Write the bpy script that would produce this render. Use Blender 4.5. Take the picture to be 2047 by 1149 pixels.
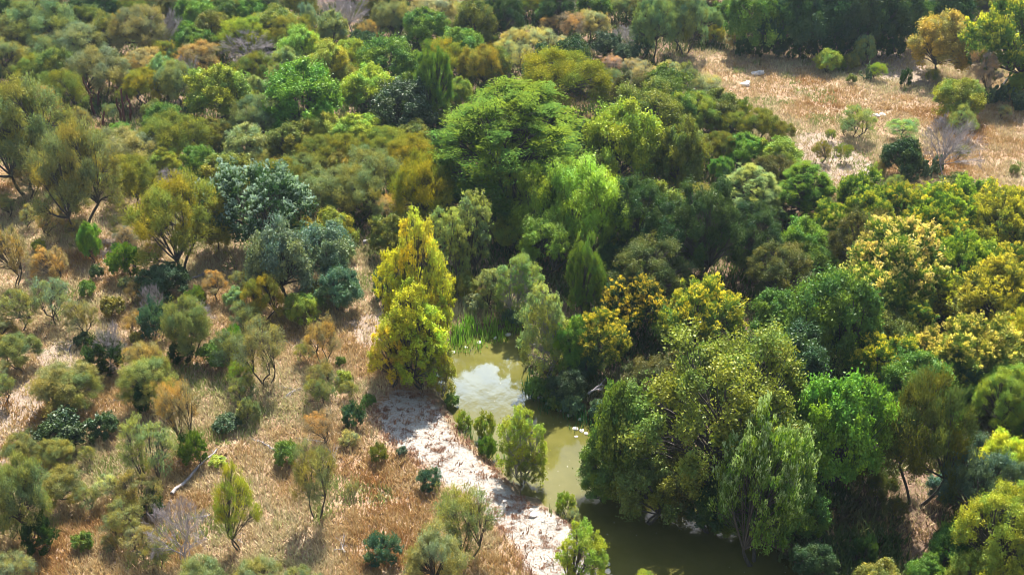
import bpy, math, random
import numpy as np
from mathutils import Vector, Matrix

S = bpy.context.scene
for o in list(bpy.data.objects):
    bpy.data.objects.remove(o)
R = math.radians

# ---------------------------------------------------------------- camera
HC = 50.0
PITCH = R(30.0)
FPX = 1023.5 / math.tan(R(23.0))          # focal length in pixels of a 2047 wide picture
cd = bpy.data.cameras.new("camera"); cam = bpy.data.objects.new("camera", cd)
S.collection.objects.link(cam); S.camera = cam
cam.location = (0, 0, HC); cam.rotation_euler = (R(90) - PITCH, 0, 0)
cd.sensor_width = 36; cd.lens = 18 / math.tan(R(23.0)); cd.clip_start = 1; cd.clip_end = 5000

# ---------------------------------------------------------------- world
SUN_EL, SUN_AZ = R(52), R(7)               # azimuth measured from +Y towards +X
w = bpy.data.worlds.new("World"); S.world = w; w.use_nodes = True
nt = w.node_tree; nt.nodes.clear()
def N(nt, t, **k):
    n = nt.nodes.new(t)
    for a, b in k.items(): setattr(n, a, b)
    return n
out = N(nt, 'ShaderNodeOutputWorld'); bg = N(nt, 'ShaderNodeBackground')
sky = N(nt, 'ShaderNodeTexSky', sky_type='NISHITA'); sky.sun_disc = False
sky.sun_elevation = SUN_EL; sky.sun_rotation = SUN_AZ
tc = N(nt, 'ShaderNodeTexCoord'); mp = N(nt, 'ShaderNodeMapping')
mp.inputs['Scale'].default_value = (1, 1, 2.2); mp.inputs['Location'].default_value = (0.35, 0.1, 0.0)
nz = N(nt, 'ShaderNodeTexNoise'); nz.inputs['Scale'].default_value = 2.0; nz.inputs['Detail'].default_value = 2
rp = N(nt, 'ShaderNodeValToRGB'); rp.color_ramp.elements[0].position = .34; rp.color_ramp.elements[1].position = .46
mx = N(nt, 'ShaderNodeMix', data_type='RGBA')
L = nt.links.new
L(tc.outputs['Generated'], mp.inputs['Vector']); L(mp.outputs['Vector'], nz.inputs['Vector'])
L(nz.outputs['Fac'], rp.inputs['Fac']); sz_ = N(nt, 'ShaderNodeSeparateXYZ'); L(tc.outputs['Generated'], sz_.inputs[0])
bk = N(nt, 'ShaderNodeValToRGB'); e = bk.color_ramp.elements                      # a cloud bank about 25 to 35 degrees up, thinner cloud above
e[0].position = .40; e[0].color = (.35,) * 3 + (1,); e[1].position = .50; e[1].color = (1, 1, 1, 1)
for q_, v_ in ((.565, 1.0), (.585, .05), (.66, .04), (.72, .3), (1.0, .45)):
    q = bk.color_ramp.elements.new(q_); q.color = (v_, v_, v_, 1)
L(sz_.outputs[2], bk.inputs['Fac'])
mm = N(nt, 'ShaderNodeMath', operation='MULTIPLY'); L(rp.outputs['Color'], mm.inputs[0]); L(bk.outputs['Color'], mm.inputs[1])
L(mm.outputs[0], mx.inputs['Factor'])
dp = N(nt, 'ShaderNodeVectorMath', operation='DOT_PRODUCT'); dp.inputs[1].default_value = (math.sin(SUN_AZ) * math.cos(SUN_EL), math.cos(SUN_AZ) * math.cos(SUN_EL), math.sin(SUN_EL))
L(tc.outputs['Generated'], dp.inputs[0])
cr = N(nt, 'ShaderNodeValToRGB'); e = cr.color_ramp.elements      # clouds shine where the sun stands behind them
e[0].position = .60; e[0].color = (3.8, 4.4, 5.4, 1); e[1].position = 1.0; e[1].color = (44, 56, 76, 1)
q = cr.color_ramp.elements.new(.88); q.color = (11, 12.2, 13.6, 1)
L(dp.outputs['Value'], cr.inputs['Fac']); L(cr.outputs['Color'], mx.inputs['B'])
L(sky.outputs['Color'], mx.inputs['A']); L(mx.outputs['Result'], bg.inputs['Color'])
bg.inputs['Strength'].default_value = 0.06
L(bg.outputs['Background'], out.inputs['Surface'])
# sun
sd = bpy.data.lights.new("sun", 'SUN'); sd.energy = 5.0; sd.angle = R(0.53); sd.color = (1.0, 0.95, 0.86)
sun = bpy.data.objects.new("sun", sd); S.collection.objects.link(sun)
sv = Vector((math.sin(SUN_AZ) * math.cos(SUN_EL), math.cos(SUN_AZ) * math.cos(SUN_EL), math.sin(SUN_EL)))
sun.rotation_euler = sv.to_track_quat('Z', 'Y').to_euler()
S.view_settings.view_transform = 'Standard'; S.view_settings.look = 'None'
S.view_settings.exposure = 1.6; S.view_settings.gamma = 1
S.render.engine = 'CYCLES'
S.cycles.pixel_filter_type = 'BLACKMAN_HARRIS'; S.cycles.filter_width = 0.85
S.cycles.max_bounces = 4; S.cycles.diffuse_bounces = 2; S.cycles.glossy_bounces = 2; S.cycles.transmission_bounces = 2
S.cycles.volume_bounces = 0; S.cycles.use_adaptive_sampling = True
S.render.use_persistent_data = False

# ---------------------------------------------------------------- pixel -> ground
CP, SP = math.cos(PITCH), math.sin(PITCH)
def ray(px, py):
    u = (px - 1023.5) / FPX; v = (py - 574.5) / FPX      # v grows downward
    return (u, CP - v * SP, -SP - v * CP)
def gp(px, py, z=0.0):
    r = ray(px, py); t = (z - HC) / r[2]
    return (r[0] * t, r[1] * t)
def proj(x, y, z):
    zz = z - HC
    dep = y * CP - zz * SP; up = y * SP + zz * CP
    return 1023.5 + FPX * x / dep, 574.5 - FPX * up / dep, dep

# ---------------------------------------------------------------- regions traced on the ground
CREEK = [gp(x, y, -0.7) for x, y in [(900,690),(935,675),(985,667),(1030,660),(1080,652),(1130,640),(1180,640),(1180,662),(1110,672),(1050,690),(1042,712),(1050,745),
    (1075,785),(1100,808),(1140,822),(1180,838),(1200,868),(1205,905),(1250,925),(1330,960),(1400,1000),(1470,1060),(1560,1120),(1660,1200),(1900,1400),(1500,1560),(1330,1400),
    (1240,1200),(1218,1149),(1205,1110),(1188,1072),(1150,1036),(1102,1010),(1060,985),(1034,955),(985,905),(935,858),(905,815),(890,775),(888,730),(893,703)]]
GRAVEL = [gp(x, y) for x, y in [(765,800),(800,775),(850,790),(880,815),(905,870),(950,915),(1000,950),(1050,985),(1110,1015),(1160,1055),(1195,1100),(1225,1160),(1260,1260),
    (1090,1260),(1060,1149),(1040,1090),(990,1040),(945,985),(890,965),(850,925),(800,890),(760,850),(752,820)]]
MUD = [gp(x, y) for x, y in [(845,780),(890,800),(920,850),(975,910),(1020,955),(1060,995),(1100,1020),(1060,1000),(990,945),(930,900),(880,840)]]
DIRT = [[gp(x, y) for x, y in P] for P in (
    [(-40,780),(60,760),(100,800),(60,850),(20,880),(30,980),(-60,1000)], [(70,700),(140,680),(170,730),(120,760),(80,745)],
    [(190,480),(240,470),(235,520),(200,530)], [(1590,270),(1650,265),(1760,330),(1760,390),(1690,380),(1600,330)],
    [(700,640),(780,620),(790,700),(720,690)], [(1690,100),(1840,110),(1870,180),(1760,160)])]
FIELD = [gp(x, y) for x, y in [(1340,112),(1500,100),(1700,120),(1840,110),(2100,160),(2300,200),(2400,420),(2047,400),(1900,350),(1800,400),(1700,380),(1600,330),(1560,250),(1450,190),(1400,150)]]
FORESTR = [gp(x, y) for x, y in [(1000,660),(930,560),(780,600),(740,520),(560,420),(300,300),(0,200),(-300,60),(-300,-60),(2500,-60),(2500,100),(1700,100),(1340,112),(1400,150),(1560,300),(1700,400),(1900,430),(2500,430),
    (2500,1500),(1700,1500),(1500,1149),(1330,1010),(1190,950),(1150,860),(1030,770)]]

def sdist(P, X, Y):
    """signed distance to polygon, negative inside"""
    P = np.array(P); X = np.asarray(X, float); Y = np.asarray(Y, float)
    d = np.full(X.shape, 1e18); ins = np.zeros(X.shape, bool)
    for i in range(len(P)):
        ax, ay = P[i]; bx, by = P[(i + 1) % len(P)]
        ex, ey = bx - ax, by - ay
        t = np.clip(((X - ax) * ex + (Y - ay) * ey) / (ex * ex + ey * ey + 1e-12), 0, 1)
        d = np.minimum(d, (X - ax - t * ex) ** 2 + (Y - ay - t * ey) ** 2)
        c = ((ay > Y) != (by > Y)) & (X < (bx - ax) * (Y - ay) / (by - ay + 1e-12) + ax)
        ins ^= c
    d = np.sqrt(d)
    return np.where(ins, -d, d)
def wob(X, Y):
    return 0.5 * np.sin(X * .9 + 1.7 * np.sin(Y * .6)) + 0.5 * np.sin(Y * 1.1 + 1.3 * np.sin(X * .8 + 2)) 
def height(X, Y):
    X = np.asarray(X, float); Y = np.asarray(Y, float)
    d = sdist(CREEK, X, Y) + 0.22 * np.sin(X * 2.3 + Y) + .14 * np.sin(Y * 4.1 - X)
    t = np.clip((d + 0.9) / 2.6, 0, 1)
    z = -1.35 + 1.35 * (t * t * (3 - 2 * t))
    z = z + np.where(d > 0, np.clip(d / 4, 0, 1), 0) * (0.10 * wob(X * .35, Y * .35) + .05 * wob(X, Y))
    return z
def smooth_noise(X, Y, seed, scale):
    """cheap value noise"""
    X = np.asarray(X) / scale + 500; Y = np.asarray(Y) / scale + 500
    rs = np.random.RandomState(seed); T = rs.rand(256, 256)
    xi = np.floor(X).astype(int); yi = np.floor(Y).astype(int); fx = X - xi; fy = Y - yi
    fx = fx * fx * (3 - 2 * fx); fy = fy * fy * (3 - 2 * fy)
    g = lambda a, b: T[a % 256, b % 256]
    return (g(xi, yi) * (1 - fx) + g(xi + 1, yi) * fx) * (1 - fy) + (g(xi, yi + 1) * (1 - fx) + g(xi + 1, yi + 1) * fx) * fy

# ---------------------------------------------------------------- mesh helpers
def mesh_np(name, V, F, mats, col=None, matidx=None, smooth=False, extra=None):
    """V (n,3), F (m,k) all faces of the same size k; extra: list of (V, F, matindex) with their own face size"""
    me = bpy.data.meshes.new(name)
    Fs = [F]; Vs = [V]; mi = [np.zeros(len(F), int) if matidx is None else matidx]
    off = len(V)
    for (v2, f2, m2) in (extra or []):
        Fs.append(f2 + off); Vs.append(v2); mi.append(np.full(len(f2), m2)); off += len(v2)
    Vall = np.concatenate(Vs).astype(np.float32)
    me.vertices.add(len(Vall)); me.vertices.foreach_set('co', Vall.ravel())
    loops = np.concatenate([f.ravel() for f in Fs]).astype(np.int32)
    sizes = np.concatenate([np.full(len(f), f.shape[1]) for f in Fs])
    me.loops.add(len(loops)); me.loops.foreach_set('vertex_index', loops)
    me.polygons.add(len(sizes))
    me.polygons.foreach_set('loop_start', np.concatenate([[0], np.cumsum(sizes)[:-1]]).astype(np.int32))
    me.polygons.foreach_set('material_index', np.concatenate(mi).astype(np.int32))
    if smooth: me.polygons.foreach_set('use_smooth', np.ones(len(sizes), bool))
    if col is not None:
        c = np.ones((len(Vall), 4), np.float32); c[:len(col), :col.shape[1]] = col
        a = me.color_attributes.new('var', 'FLOAT_COLOR', 'POINT'); a.data.foreach_set('color', c.ravel())
    for m in mats: me.materials.append(m)
    me.update(calc_edges=True); me.validate()
    return me
def link(name, me, parent=None):
    o = bpy.data.objects.new(name, me); S.collection.objects.link(o)
    if parent: o.parent = parent
    return o
def tag(o, label=None, cat=None, group=None, kind=None):
    if label: o['label'] = label
    if cat: o['category'] = cat
    if group: o['group'] = group
    if kind: o['kind'] = kind
    return o
def nrm(a): return a / (np.linalg.norm(a, axis=-1, keepdims=True) + 1e-9)

def tubes(P, Rad, sides):
    """P (n,k,3) centre lines, Rad (n,k) radii -> V, F quads"""
    n, k, _ = P.shape
    T = nrm(np.gradient(P, axis=1))
    ref = np.where(np.abs(T[..., 2:3]) > .9, np.array([1., 0, 0]), np.array([0, 0, 1.]))
    A = nrm(np.cross(T, ref)); B = np.cross(T, A)
    th = np.arange(sides) * 2 * math.pi / sides
    V = P[:, :, None, :] + Rad[:, :, None, None] * (np.cos(th)[None, None, :, None] * A[:, :, None, :] + np.sin(th)[None, None, :, None] * B[:, :, None, :])
    V = V.reshape(-1, 3)
    i = np.arange(n)[:, None, None] * k * sides; j = np.arange(k - 1)[None, :, None] * sides; s = np.arange(sides)[None, None, :]; s2 = (s + 1) % sides
    F = np.stack([i + j + s, i + j + s2, i + j + sides + s2, i + j + sides + s], -1).reshape(-1, 4)
    return V, F
def rhombs(C, D, Sd, ln, wd):
    """leaf quads: centre, long axis, side axis"""
    h = D * (ln / 2)[:, None]; s = Sd * (wd / 2)[:, None]
    V = np.stack([C - h, C + s, C + h, C - s], 1).reshape(-1, 3)
    F = np.arange(len(V)).reshape(-1, 4)
    return V, F

# ---------------------------------------------------------------- materials
def mat(name):
    m = bpy.data.materials.new(name); m.use_nodes = True; m.node_tree.nodes.clear()
    return m, m.node_tree
def math_node(nt, op, a, b=None, c=None, clamp=False):
    n = N(nt, 'ShaderNodeMath', operation=op); n.use_clamp = clamp
    for i, v in enumerate((a, b, c)):
        if v is None: continue
        if isinstance(v, (int, float)): n.inputs[i].default_value = v
        else: nt.links.new(v, n.inputs[i])
    return n.outputs[0]
def mixc(nt, f, a, b, mode='MIX'):
    n = N(nt, 'ShaderNodeMix', data_type='RGBA', blend_type=mode)
    for key, v in (('Factor', f), ('A', a), ('B', b)):
        if isinstance(v, (int, float)): n.inputs[key].default_value = v
        elif isinstance(v, tuple): n.inputs[key].default_value = (*v, 1) if len(v) == 3 else v
        else: nt.links.new(v, n.inputs[key])
    return n.outputs['Result']
def noise(nt, vec, scale, detail=4, rough=.55):
    n = N(nt, 'ShaderNodeTexNoise'); n.inputs['Scale'].default_value = scale; n.inputs['Detail'].default_value = detail; n.inputs['Roughness'].default_value = rough
    nt.links.new(vec, n.inputs['Vector']); return n.outputs['Fac']
def ramp(nt, fac, stops):
    n = N(nt, 'ShaderNodeValToRGB'); cr = n.color_ramp
    while len(cr.elements) < len(stops): cr.elements.new(.5)
    for e, (p, c) in zip(cr.elements, stops):
        e.position = p; e.color = (c, c, c, 1) if isinstance(c, (int, float)) else (*c, 1)
    nt.links.new(fac, n.inputs['Fac']); return n.outputs['Color']

def leaf_material(name, transl=.28, gloss=.02, rough=.45):
    m, nt = mat(name)
    oi = N(nt, 'ShaderNodeObjectInfo'); at = N(nt, 'ShaderNodeAttribute', attribute_name='var')
    tip = N(nt, 'ShaderNodeAttribute', attribute_name='tip', attribute_type='OBJECT')
    sep = N(nt, 'ShaderNodeSeparateColor'); nt.links.new(at.outputs['Color'], sep.inputs[0])
    warm = mixc(nt, 1.0, oi.outputs['Color'], (1.28, 1.12, .60), 'MULTIPLY')
    cool = mixc(nt, 1.0, oi.outputs['Color'], (.72, .95, 1.1), 'MULTIPLY')
    c = mixc(nt, sep.outputs[2], cool, warm)
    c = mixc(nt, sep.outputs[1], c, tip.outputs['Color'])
    k = math_node(nt, 'MULTIPLY_ADD', sep.outputs[0], 1.45, .78)
    cc = N(nt, 'ShaderNodeCombineXYZ')
    for i in range(3): nt.links.new(k, cc.inputs[i])
    c = mixc(nt, 1.0, c, cc.outputs[0], 'MULTIPLY')
    d = N(nt, 'ShaderNodeBsdfDiffuse'); t = N(nt, 'ShaderNodeBsdfTranslucent'); g = N(nt, 'ShaderNodeBsdfGlossy')
    g.inputs['Roughness'].default_value = rough
    nt.links.new(c, d.inputs['Color'])
    ct = mixc(nt, 1.0, c, (1.15, 1.25, .55), 'MULTIPLY'); nt.links.new(ct, t.inputs['Color'])
    a = N(nt, 'ShaderNodeMixShader'); a.inputs[0].default_value = transl
    nt.links.new(d.outputs[0], a.inputs[1]); nt.links.new(t.outputs[0], a.inputs[2])
    b = N(nt, 'ShaderNodeMixShader'); b.inputs[0].default_value = gloss
    nt.links.new(a.outputs[0], b.inputs[1]); nt.links.new(g.outputs[0], b.inputs[2])
    o = N(nt, 'ShaderNodeOutputMaterial'); nt.links.new(b.outputs[0], o.inputs['Surface'])
    return m
def bark_material(name, c1, c2, scale=6):
    m, nt = mat(name)
    tc = N(nt, 'ShaderNodeTexCoord'); mp = N(nt, 'ShaderNodeMapping'); mp.inputs['Scale'].default_value = (1, 1, .25)
    nt.links.new(tc.outputs['Object'], mp.inputs['Vector'])
    f = noise(nt, mp.outputs['Vector'], scale, 5, .65)
    c = ramp(nt, f, [(.32, c1), (.68, c2)])
    p = N(nt, 'ShaderNodeBsdfPrincipled'); p.inputs['Roughness'].default_value = .9
    nt.links.new(c, p.inputs['Base Color'])
    b = N(nt, 'ShaderNodeBump'); b.inputs['Strength'].default_value = .6; b.inputs['Distance'].default_value = .05
    nt.links.new(f, b.inputs['Height']); nt.links.new(b.outputs[0], p.inputs['Normal'])
    o = N(nt, 'ShaderNodeOutputMaterial'); nt.links.new(p.outputs[0], o.inputs['Surface'])
    return m
LEAF = leaf_material('leaf'); LEAF_SHINY = leaf_material('glossy_leaf', .22, .04, .5)
FINE = leaf_material('fine_leaf', .30, .0)
AIRY = leaf_material('sycamore_leaf', .50, .02)
BARK = bark_material('bark', (.035, .028, .022), (.10, .085, .07))
BARK_GREY = bark_material('grey_bark', (.16, .145, .14), (.36, .33, .33))
TWIG = bark_material('dead_twig', (.20, .17, .17), (.42, .37, .37), 3)

def vcol_material(name, transl=.25, rough=.9, mult=1.0):
    m, nt = mat(name)
    at = N(nt, 'ShaderNodeAttribute', attribute_name='var')
    d = N(nt, 'ShaderNodeBsdfDiffuse'); t = N(nt, 'ShaderNodeBsdfTranslucent'); a = N(nt, 'ShaderNodeMixShader'); a.inputs[0].default_value = transl
    nt.links.new(at.outputs['Color'], d.inputs['Color']); nt.links.new(at.outputs['Color'], t.inputs['Color'])
    nt.links.new(d.outputs[0], a.inputs[1]); nt.links.new(t.outputs[0], a.inputs[2])
    o = N(nt, 'ShaderNodeOutputMaterial'); nt.links.new(a.outputs[0], o.inputs['Surface'])
    return m
BLADE = vcol_material('blade')

# ---------------------------------------------------------------- ground
def axis(a, b, step, far_a, far_b):
    core = np.arange(a, b, step)
    lo = []; x = a; s = step
    while x > far_a: s *= 1.35; x -= s; lo.append(x)
    hi = []; x = core[-1]; s = step
    while x < far_b: s *= 1.35; x += s; hi.append(x)
    return np.concatenate([lo[::-1], core, hi])
gx = axis(-75, 78, .45, -2500, 2500); gy = axis(38, 175, .45, -400, 4000)
GX, GY = np.meshgrid(gx, gy); GXf, GYf = GX.ravel(), GY.ravel()
GZ = height(GXf, GYf)
V = np.stack([GXf, GYf, GZ], 1); nx, ny = len(gx), len(gy)
ii = (np.arange(ny - 1)[:, None] * nx + np.arange(nx - 1)[None, :]).ravel()
F = np.stack([ii, ii + 1, ii + nx + 1, ii + nx], 1)
def zmask(P, soft=1.2): return np.clip(.5 - sdist(P, GXf, GYf) / (2 * soft), 0, 1)
mg = zmask(GRAVEL, 1.3); mc = np.clip(1 - sdist(CREEK, GXf, GYf) / 2.6, 0, 1); mc = np.maximum(mc, .85 * zmask(MUD, .8))
md = np.max([zmask(p, 1.6) for p in DIRT], axis=0); mf = zmask(FORESTR, 3)
GC = np.stack([mg, mc, mf, md], 1)
gm, nt = mat('dry_ground'); 
tcn = N(nt, 'ShaderNodeTexCoord'); ob = tcn.outputs['Object']
at = N(nt, 'ShaderNodeAttribute', attribute_name='var'); sp = N(nt, 'ShaderNodeSeparateColor'); nt.links.new(at.outputs['Color'], sp.inputs[0])
big = noise(nt, ob, .13, 3); mid = noise(nt, ob, .8, 5, .6); fine = noise(nt, ob, 5.0, 5, .7); vfine = noise(nt, ob, 16, 3, .7)
straw = ramp(nt, mid, [(.3, (.20, .115, .055)), (.45, (.28, .175, .09)), (.58, (.35, .24, .14)), (.72, (.41, .31, .20))])
red = ramp(nt, mid, [(.3, (.25, .125, .055)), (.7, (.38, .235, .125))])
c = mixc(nt, ramp(nt, big, [(.42, 0.0), (.6, 1.0)]), straw, red)
c = mixc(nt, ramp(nt, fine, [(.42, 0.0), (.62, .5)]), c, (.62, .50, .38))
c = mixc(nt, ramp(nt, vfine, [(.38, .55), (.5, 0.0)]), c, (.20, .12, .08))
jit = math_node(nt, 'ADD', math_node(nt, 'MULTIPLY', math_node(nt, 'SUBTRACT', mid, .5), 1.6), math_node(nt, 'MULTIPLY', math_node(nt, 'SUBTRACT', fine, .5), 1.6))
def edge(ch, lo=.42, hi=.56, amt=.5):
    return ramp(nt, math_node(nt, 'ADD', ch, math_node(nt, 'MULTIPLY', jit, amt)), [(lo, 0.0), (hi, 1.0)])
litter = ramp(nt, fine, [(.35, (.07, .045, .03)), (.5, (.16, .10, .065)), (.68, (.30, .20, .14))])
c = mixc(nt, math_node(nt, 'MULTIPLY', edge(sp.outputs[2]), .8), c, litter)
dirt = ramp(nt, fine, [(.3, (.24, .17, .12)), (.7, (.40, .32, .25))])
c = mixc(nt, edge(at.outputs['Alpha'], .35, .6, .8), c, dirt)
grav = ramp(nt, vfine, [(.30, (.17, .15, .125)), (.42, (.33, .31, .27)), (.7, (.50, .48, .43))])
tuft = ramp(nt, fine, [(.54, 0.0), (.60, .85)])
grav = mixc(nt, tuft, grav, (.30, .18, .12))
c = mixc(nt, edge(sp.outputs[0], .42, .52, .55), c, grav)
mudc = ramp(nt, fine, [(.3, (.11, .085, .045)), (.7, (.26, .20, .12))])
c = mixc(nt, edge(sp.outputs[1], .45, .75, .35), c, mudc)
p = N(nt, 'ShaderNodeBsdfPrincipled'); p.inputs['Roughness'].default_value = .95; p.inputs['Specular IOR Level'].default_value = .15
nt.links.new(c, p.inputs['Base Color'])
b = N(nt, 'ShaderNodeBump'); b.inputs['Strength'].default_value = .8; b.inputs['Distance'].default_value = .25
nt.links.new(math_node(nt, 'ADD', fine, math_node(nt, 'MULTIPLY', vfine, .5)), b.inputs['Height']); nt.links.new(b.outputs[0], p.inputs['Normal'])
o_ = N(nt, 'ShaderNodeOutputMaterial'); nt.links.new(p.outputs[0], o_.inputs['Surface'])
tag(link('ground', mesh_np('ground', V, F, [gm], GC, smooth=True)), 'dry straw coloured ground with a pale gravel bar beside the creek', kind='structure')

# ---------------------------------------------------------------- water
wx = np.arange(-15, 60, 1.0); wy = np.arange(25, 125, 1.0); WX, WY = np.meshgrid(wx, wy)
ii = (np.arange(len(wy) - 1)[:, None] * len(wx) + np.arange(len(wx) - 1)[None, :]).ravel()
Fw = np.stack([ii, ii + 1, ii + len(wx) + 1, ii + len(wx)], 1)
Vw = np.stack([WX.ravel(), WY.ravel(), np.full(WX.size, -.7)], 1)
cx_ = Vw[Fw].mean(1); keep = sdist(CREEK, cx_[:, 0], cx_[:, 1]) < 2.4
wm, nt = mat('creek_water')
tcn = N(nt, 'ShaderNodeTexCoord'); ob = tcn.outputs['Object']
c = ramp(nt, noise(nt, ob, .16, 6, .65), [(.35, (.070, .066, .014)), (.5, (.100, .093, .022)), (.68, (.130, .118, .034))])
p = N(nt, 'ShaderNodeBsdfPrincipled'); p.inputs['Roughness'].default_value = .04; p.inputs['IOR'].default_value = 1.36
p.inputs['Specular IOR Level'].default_value = 1.0
nt.links.new(c, p.inputs['Base Color'])
mpn = N(nt, 'ShaderNodeMapping'); mpn.inputs['Scale'].default_value = (1.0, .55, 1); nt.links.new(ob, mpn.inputs['Vector'])
b = N(nt, 'ShaderNodeBump'); b.inputs['Strength'].default_value = .06; b.inputs['Distance'].default_value = .08
nt.links.new(math_node(nt, 'ADD', noise(nt, mpn.outputs[0], 2.2, 3), math_node(nt, 'MULTIPLY', noise(nt, mpn.outputs[0], .5, 2), 2.0)), b.inputs['Height'])
nt.links.new(b.outputs[0], p.inputs['Normal'])
o_ = N(nt, 'ShaderNodeOutputMaterial'); nt.links.new(p.outputs[0], o_.inputs['Surface'])
tag(link('water', mesh_np('water', Vw, Fw[keep], [wm])), 'murky olive green creek water with bright sky reflections', kind='structure')

# ---------------------------------------------------------------- tree builder
# W, H nominal metres; c crown depth as share of H; lobes, lobe radius share, clumps per lobe, leaves per clump, leaf length/width, mode
SPEC = {
 'M': dict(W=9, H=7.5, c=.86, lobes=30, lr=.30, flat=.66, clumps=26, leaves=56, ll=.34, lw=.064, mode='feather', mat=0, trunks=(1, 3), twig=.55, tr=.20, spread=.5),
 'm': dict(W=6, H=6.0, c=.90, lobes=20, lr=.34, flat=.85, clumps=20, leaves=44, ll=.32, lw=.040, mode='feather', mat=0, trunks=(1, 3), twig=1.0, tr=.13, spread=.5),
 'R': dict(W=9, H=9.0, c=.93, lobes=36, lr=.30, flat=.80, clumps=19, leaves=58, ll=.28, lw=.18, mode='round', mat=1, trunks=(1, 2), twig=.3, tr=.22, spread=.45),
 'F': dict(W=12, H=12, c=.93, lobes=52, lr=.22, flat=.85, clumps=20, leaves=62, ll=.21, lw=.13, mode='round', mat=1, trunks=(1, 2), twig=.5, tr=.3, spread=.45),
 'T': dict(W=9, H=9.5, c=.94, lobes=36, lr=.28, flat=.85, clumps=20, leaves=52, ll=.27, lw=.16, mode='up', mat=1, trunks=(1, 2), twig=.2, tr=.22, spread=.4, tipamt=1.0),
 'O': dict(W=8, H=7.5, c=.92, lobes=32, lr=.30, flat=.8, clumps=20, leaves=50, ll=.24, lw=.15, mode='round', mat=2, trunks=(1, 3), twig=.2, tr=.28, spread=.5),
 'C': dict(W=16, H=14, c=.94, lobes=110, lr=.17, flat=.75, clumps=24, leaves=40, ll=.32, lw=.12, mode='flat', mat=0, trunks=(1, 1), twig=.5, tr=.42, spread=.35),
 'S': dict(W=7, H=11, c=.94, lobes=34, lr=.27, flat=1.1, clumps=20, leaves=42, ll=.21, lw=.14, mode='round', mat=4, trunks=(2, 3), twig=.8, tr=.16, spread=.3),
 'W': dict(W=8, H=9, c=.92, lobes=17, lr=.34, flat=.95, clumps=38, leaves=56, ll=.24, lw=.075, mode='droop', mat=1, trunks=(1, 2), twig=.3, tr=.24, spread=.4),
 'J': dict(W=4.5, H=4.2, c=.97, lobes=18, lr=.34, flat=1.0, clumps=24, leaves=40, ll=.20, lw=.075, mode='up', mat=0, trunks=(2, 3), twig=.2, tr=.10, spread=.5),
 'K': dict(W=3, H=2.3, c=.97, lobes=14, lr=.36, flat=.9, clumps=20, leaves=36, ll=.17, lw=.10, mode='round', mat=2, trunks=(3, 4), twig=.3, tr=.06, spread=.6),
 'L': dict(W=8, H=7.5, c=.92, lobes=32, lr=.29, flat=.85, clumps=20, leaves=50, ll=.22, lw=.14, mode='up', mat=1, trunks=(1, 2), twig=.2, tr=.28, spread=.5, tipamt=1.0),
 'V': dict(W=9, H=10, c=.92, lobes=36, lr=.27, flat=1.0, clumps=20, leaves=50, ll=.26, lw=.14, mode='up', mat=1, trunks=(1, 2), twig=.4, tr=.26, spread=.5, tipamt=1.0),
 'B': dict(W=6, H=6, c=.88, lobes=16, lr=.32, flat=.95, clumps=20, leaves=18, ll=.55, lw=.022, mode='bare', mat=3, trunks=(1, 3), twig=1.0, tr=.12, spread=.55),
}
LEAFM = [FINE, LEAF, LEAF_SHINY, TWIG, AIRY]
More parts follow.
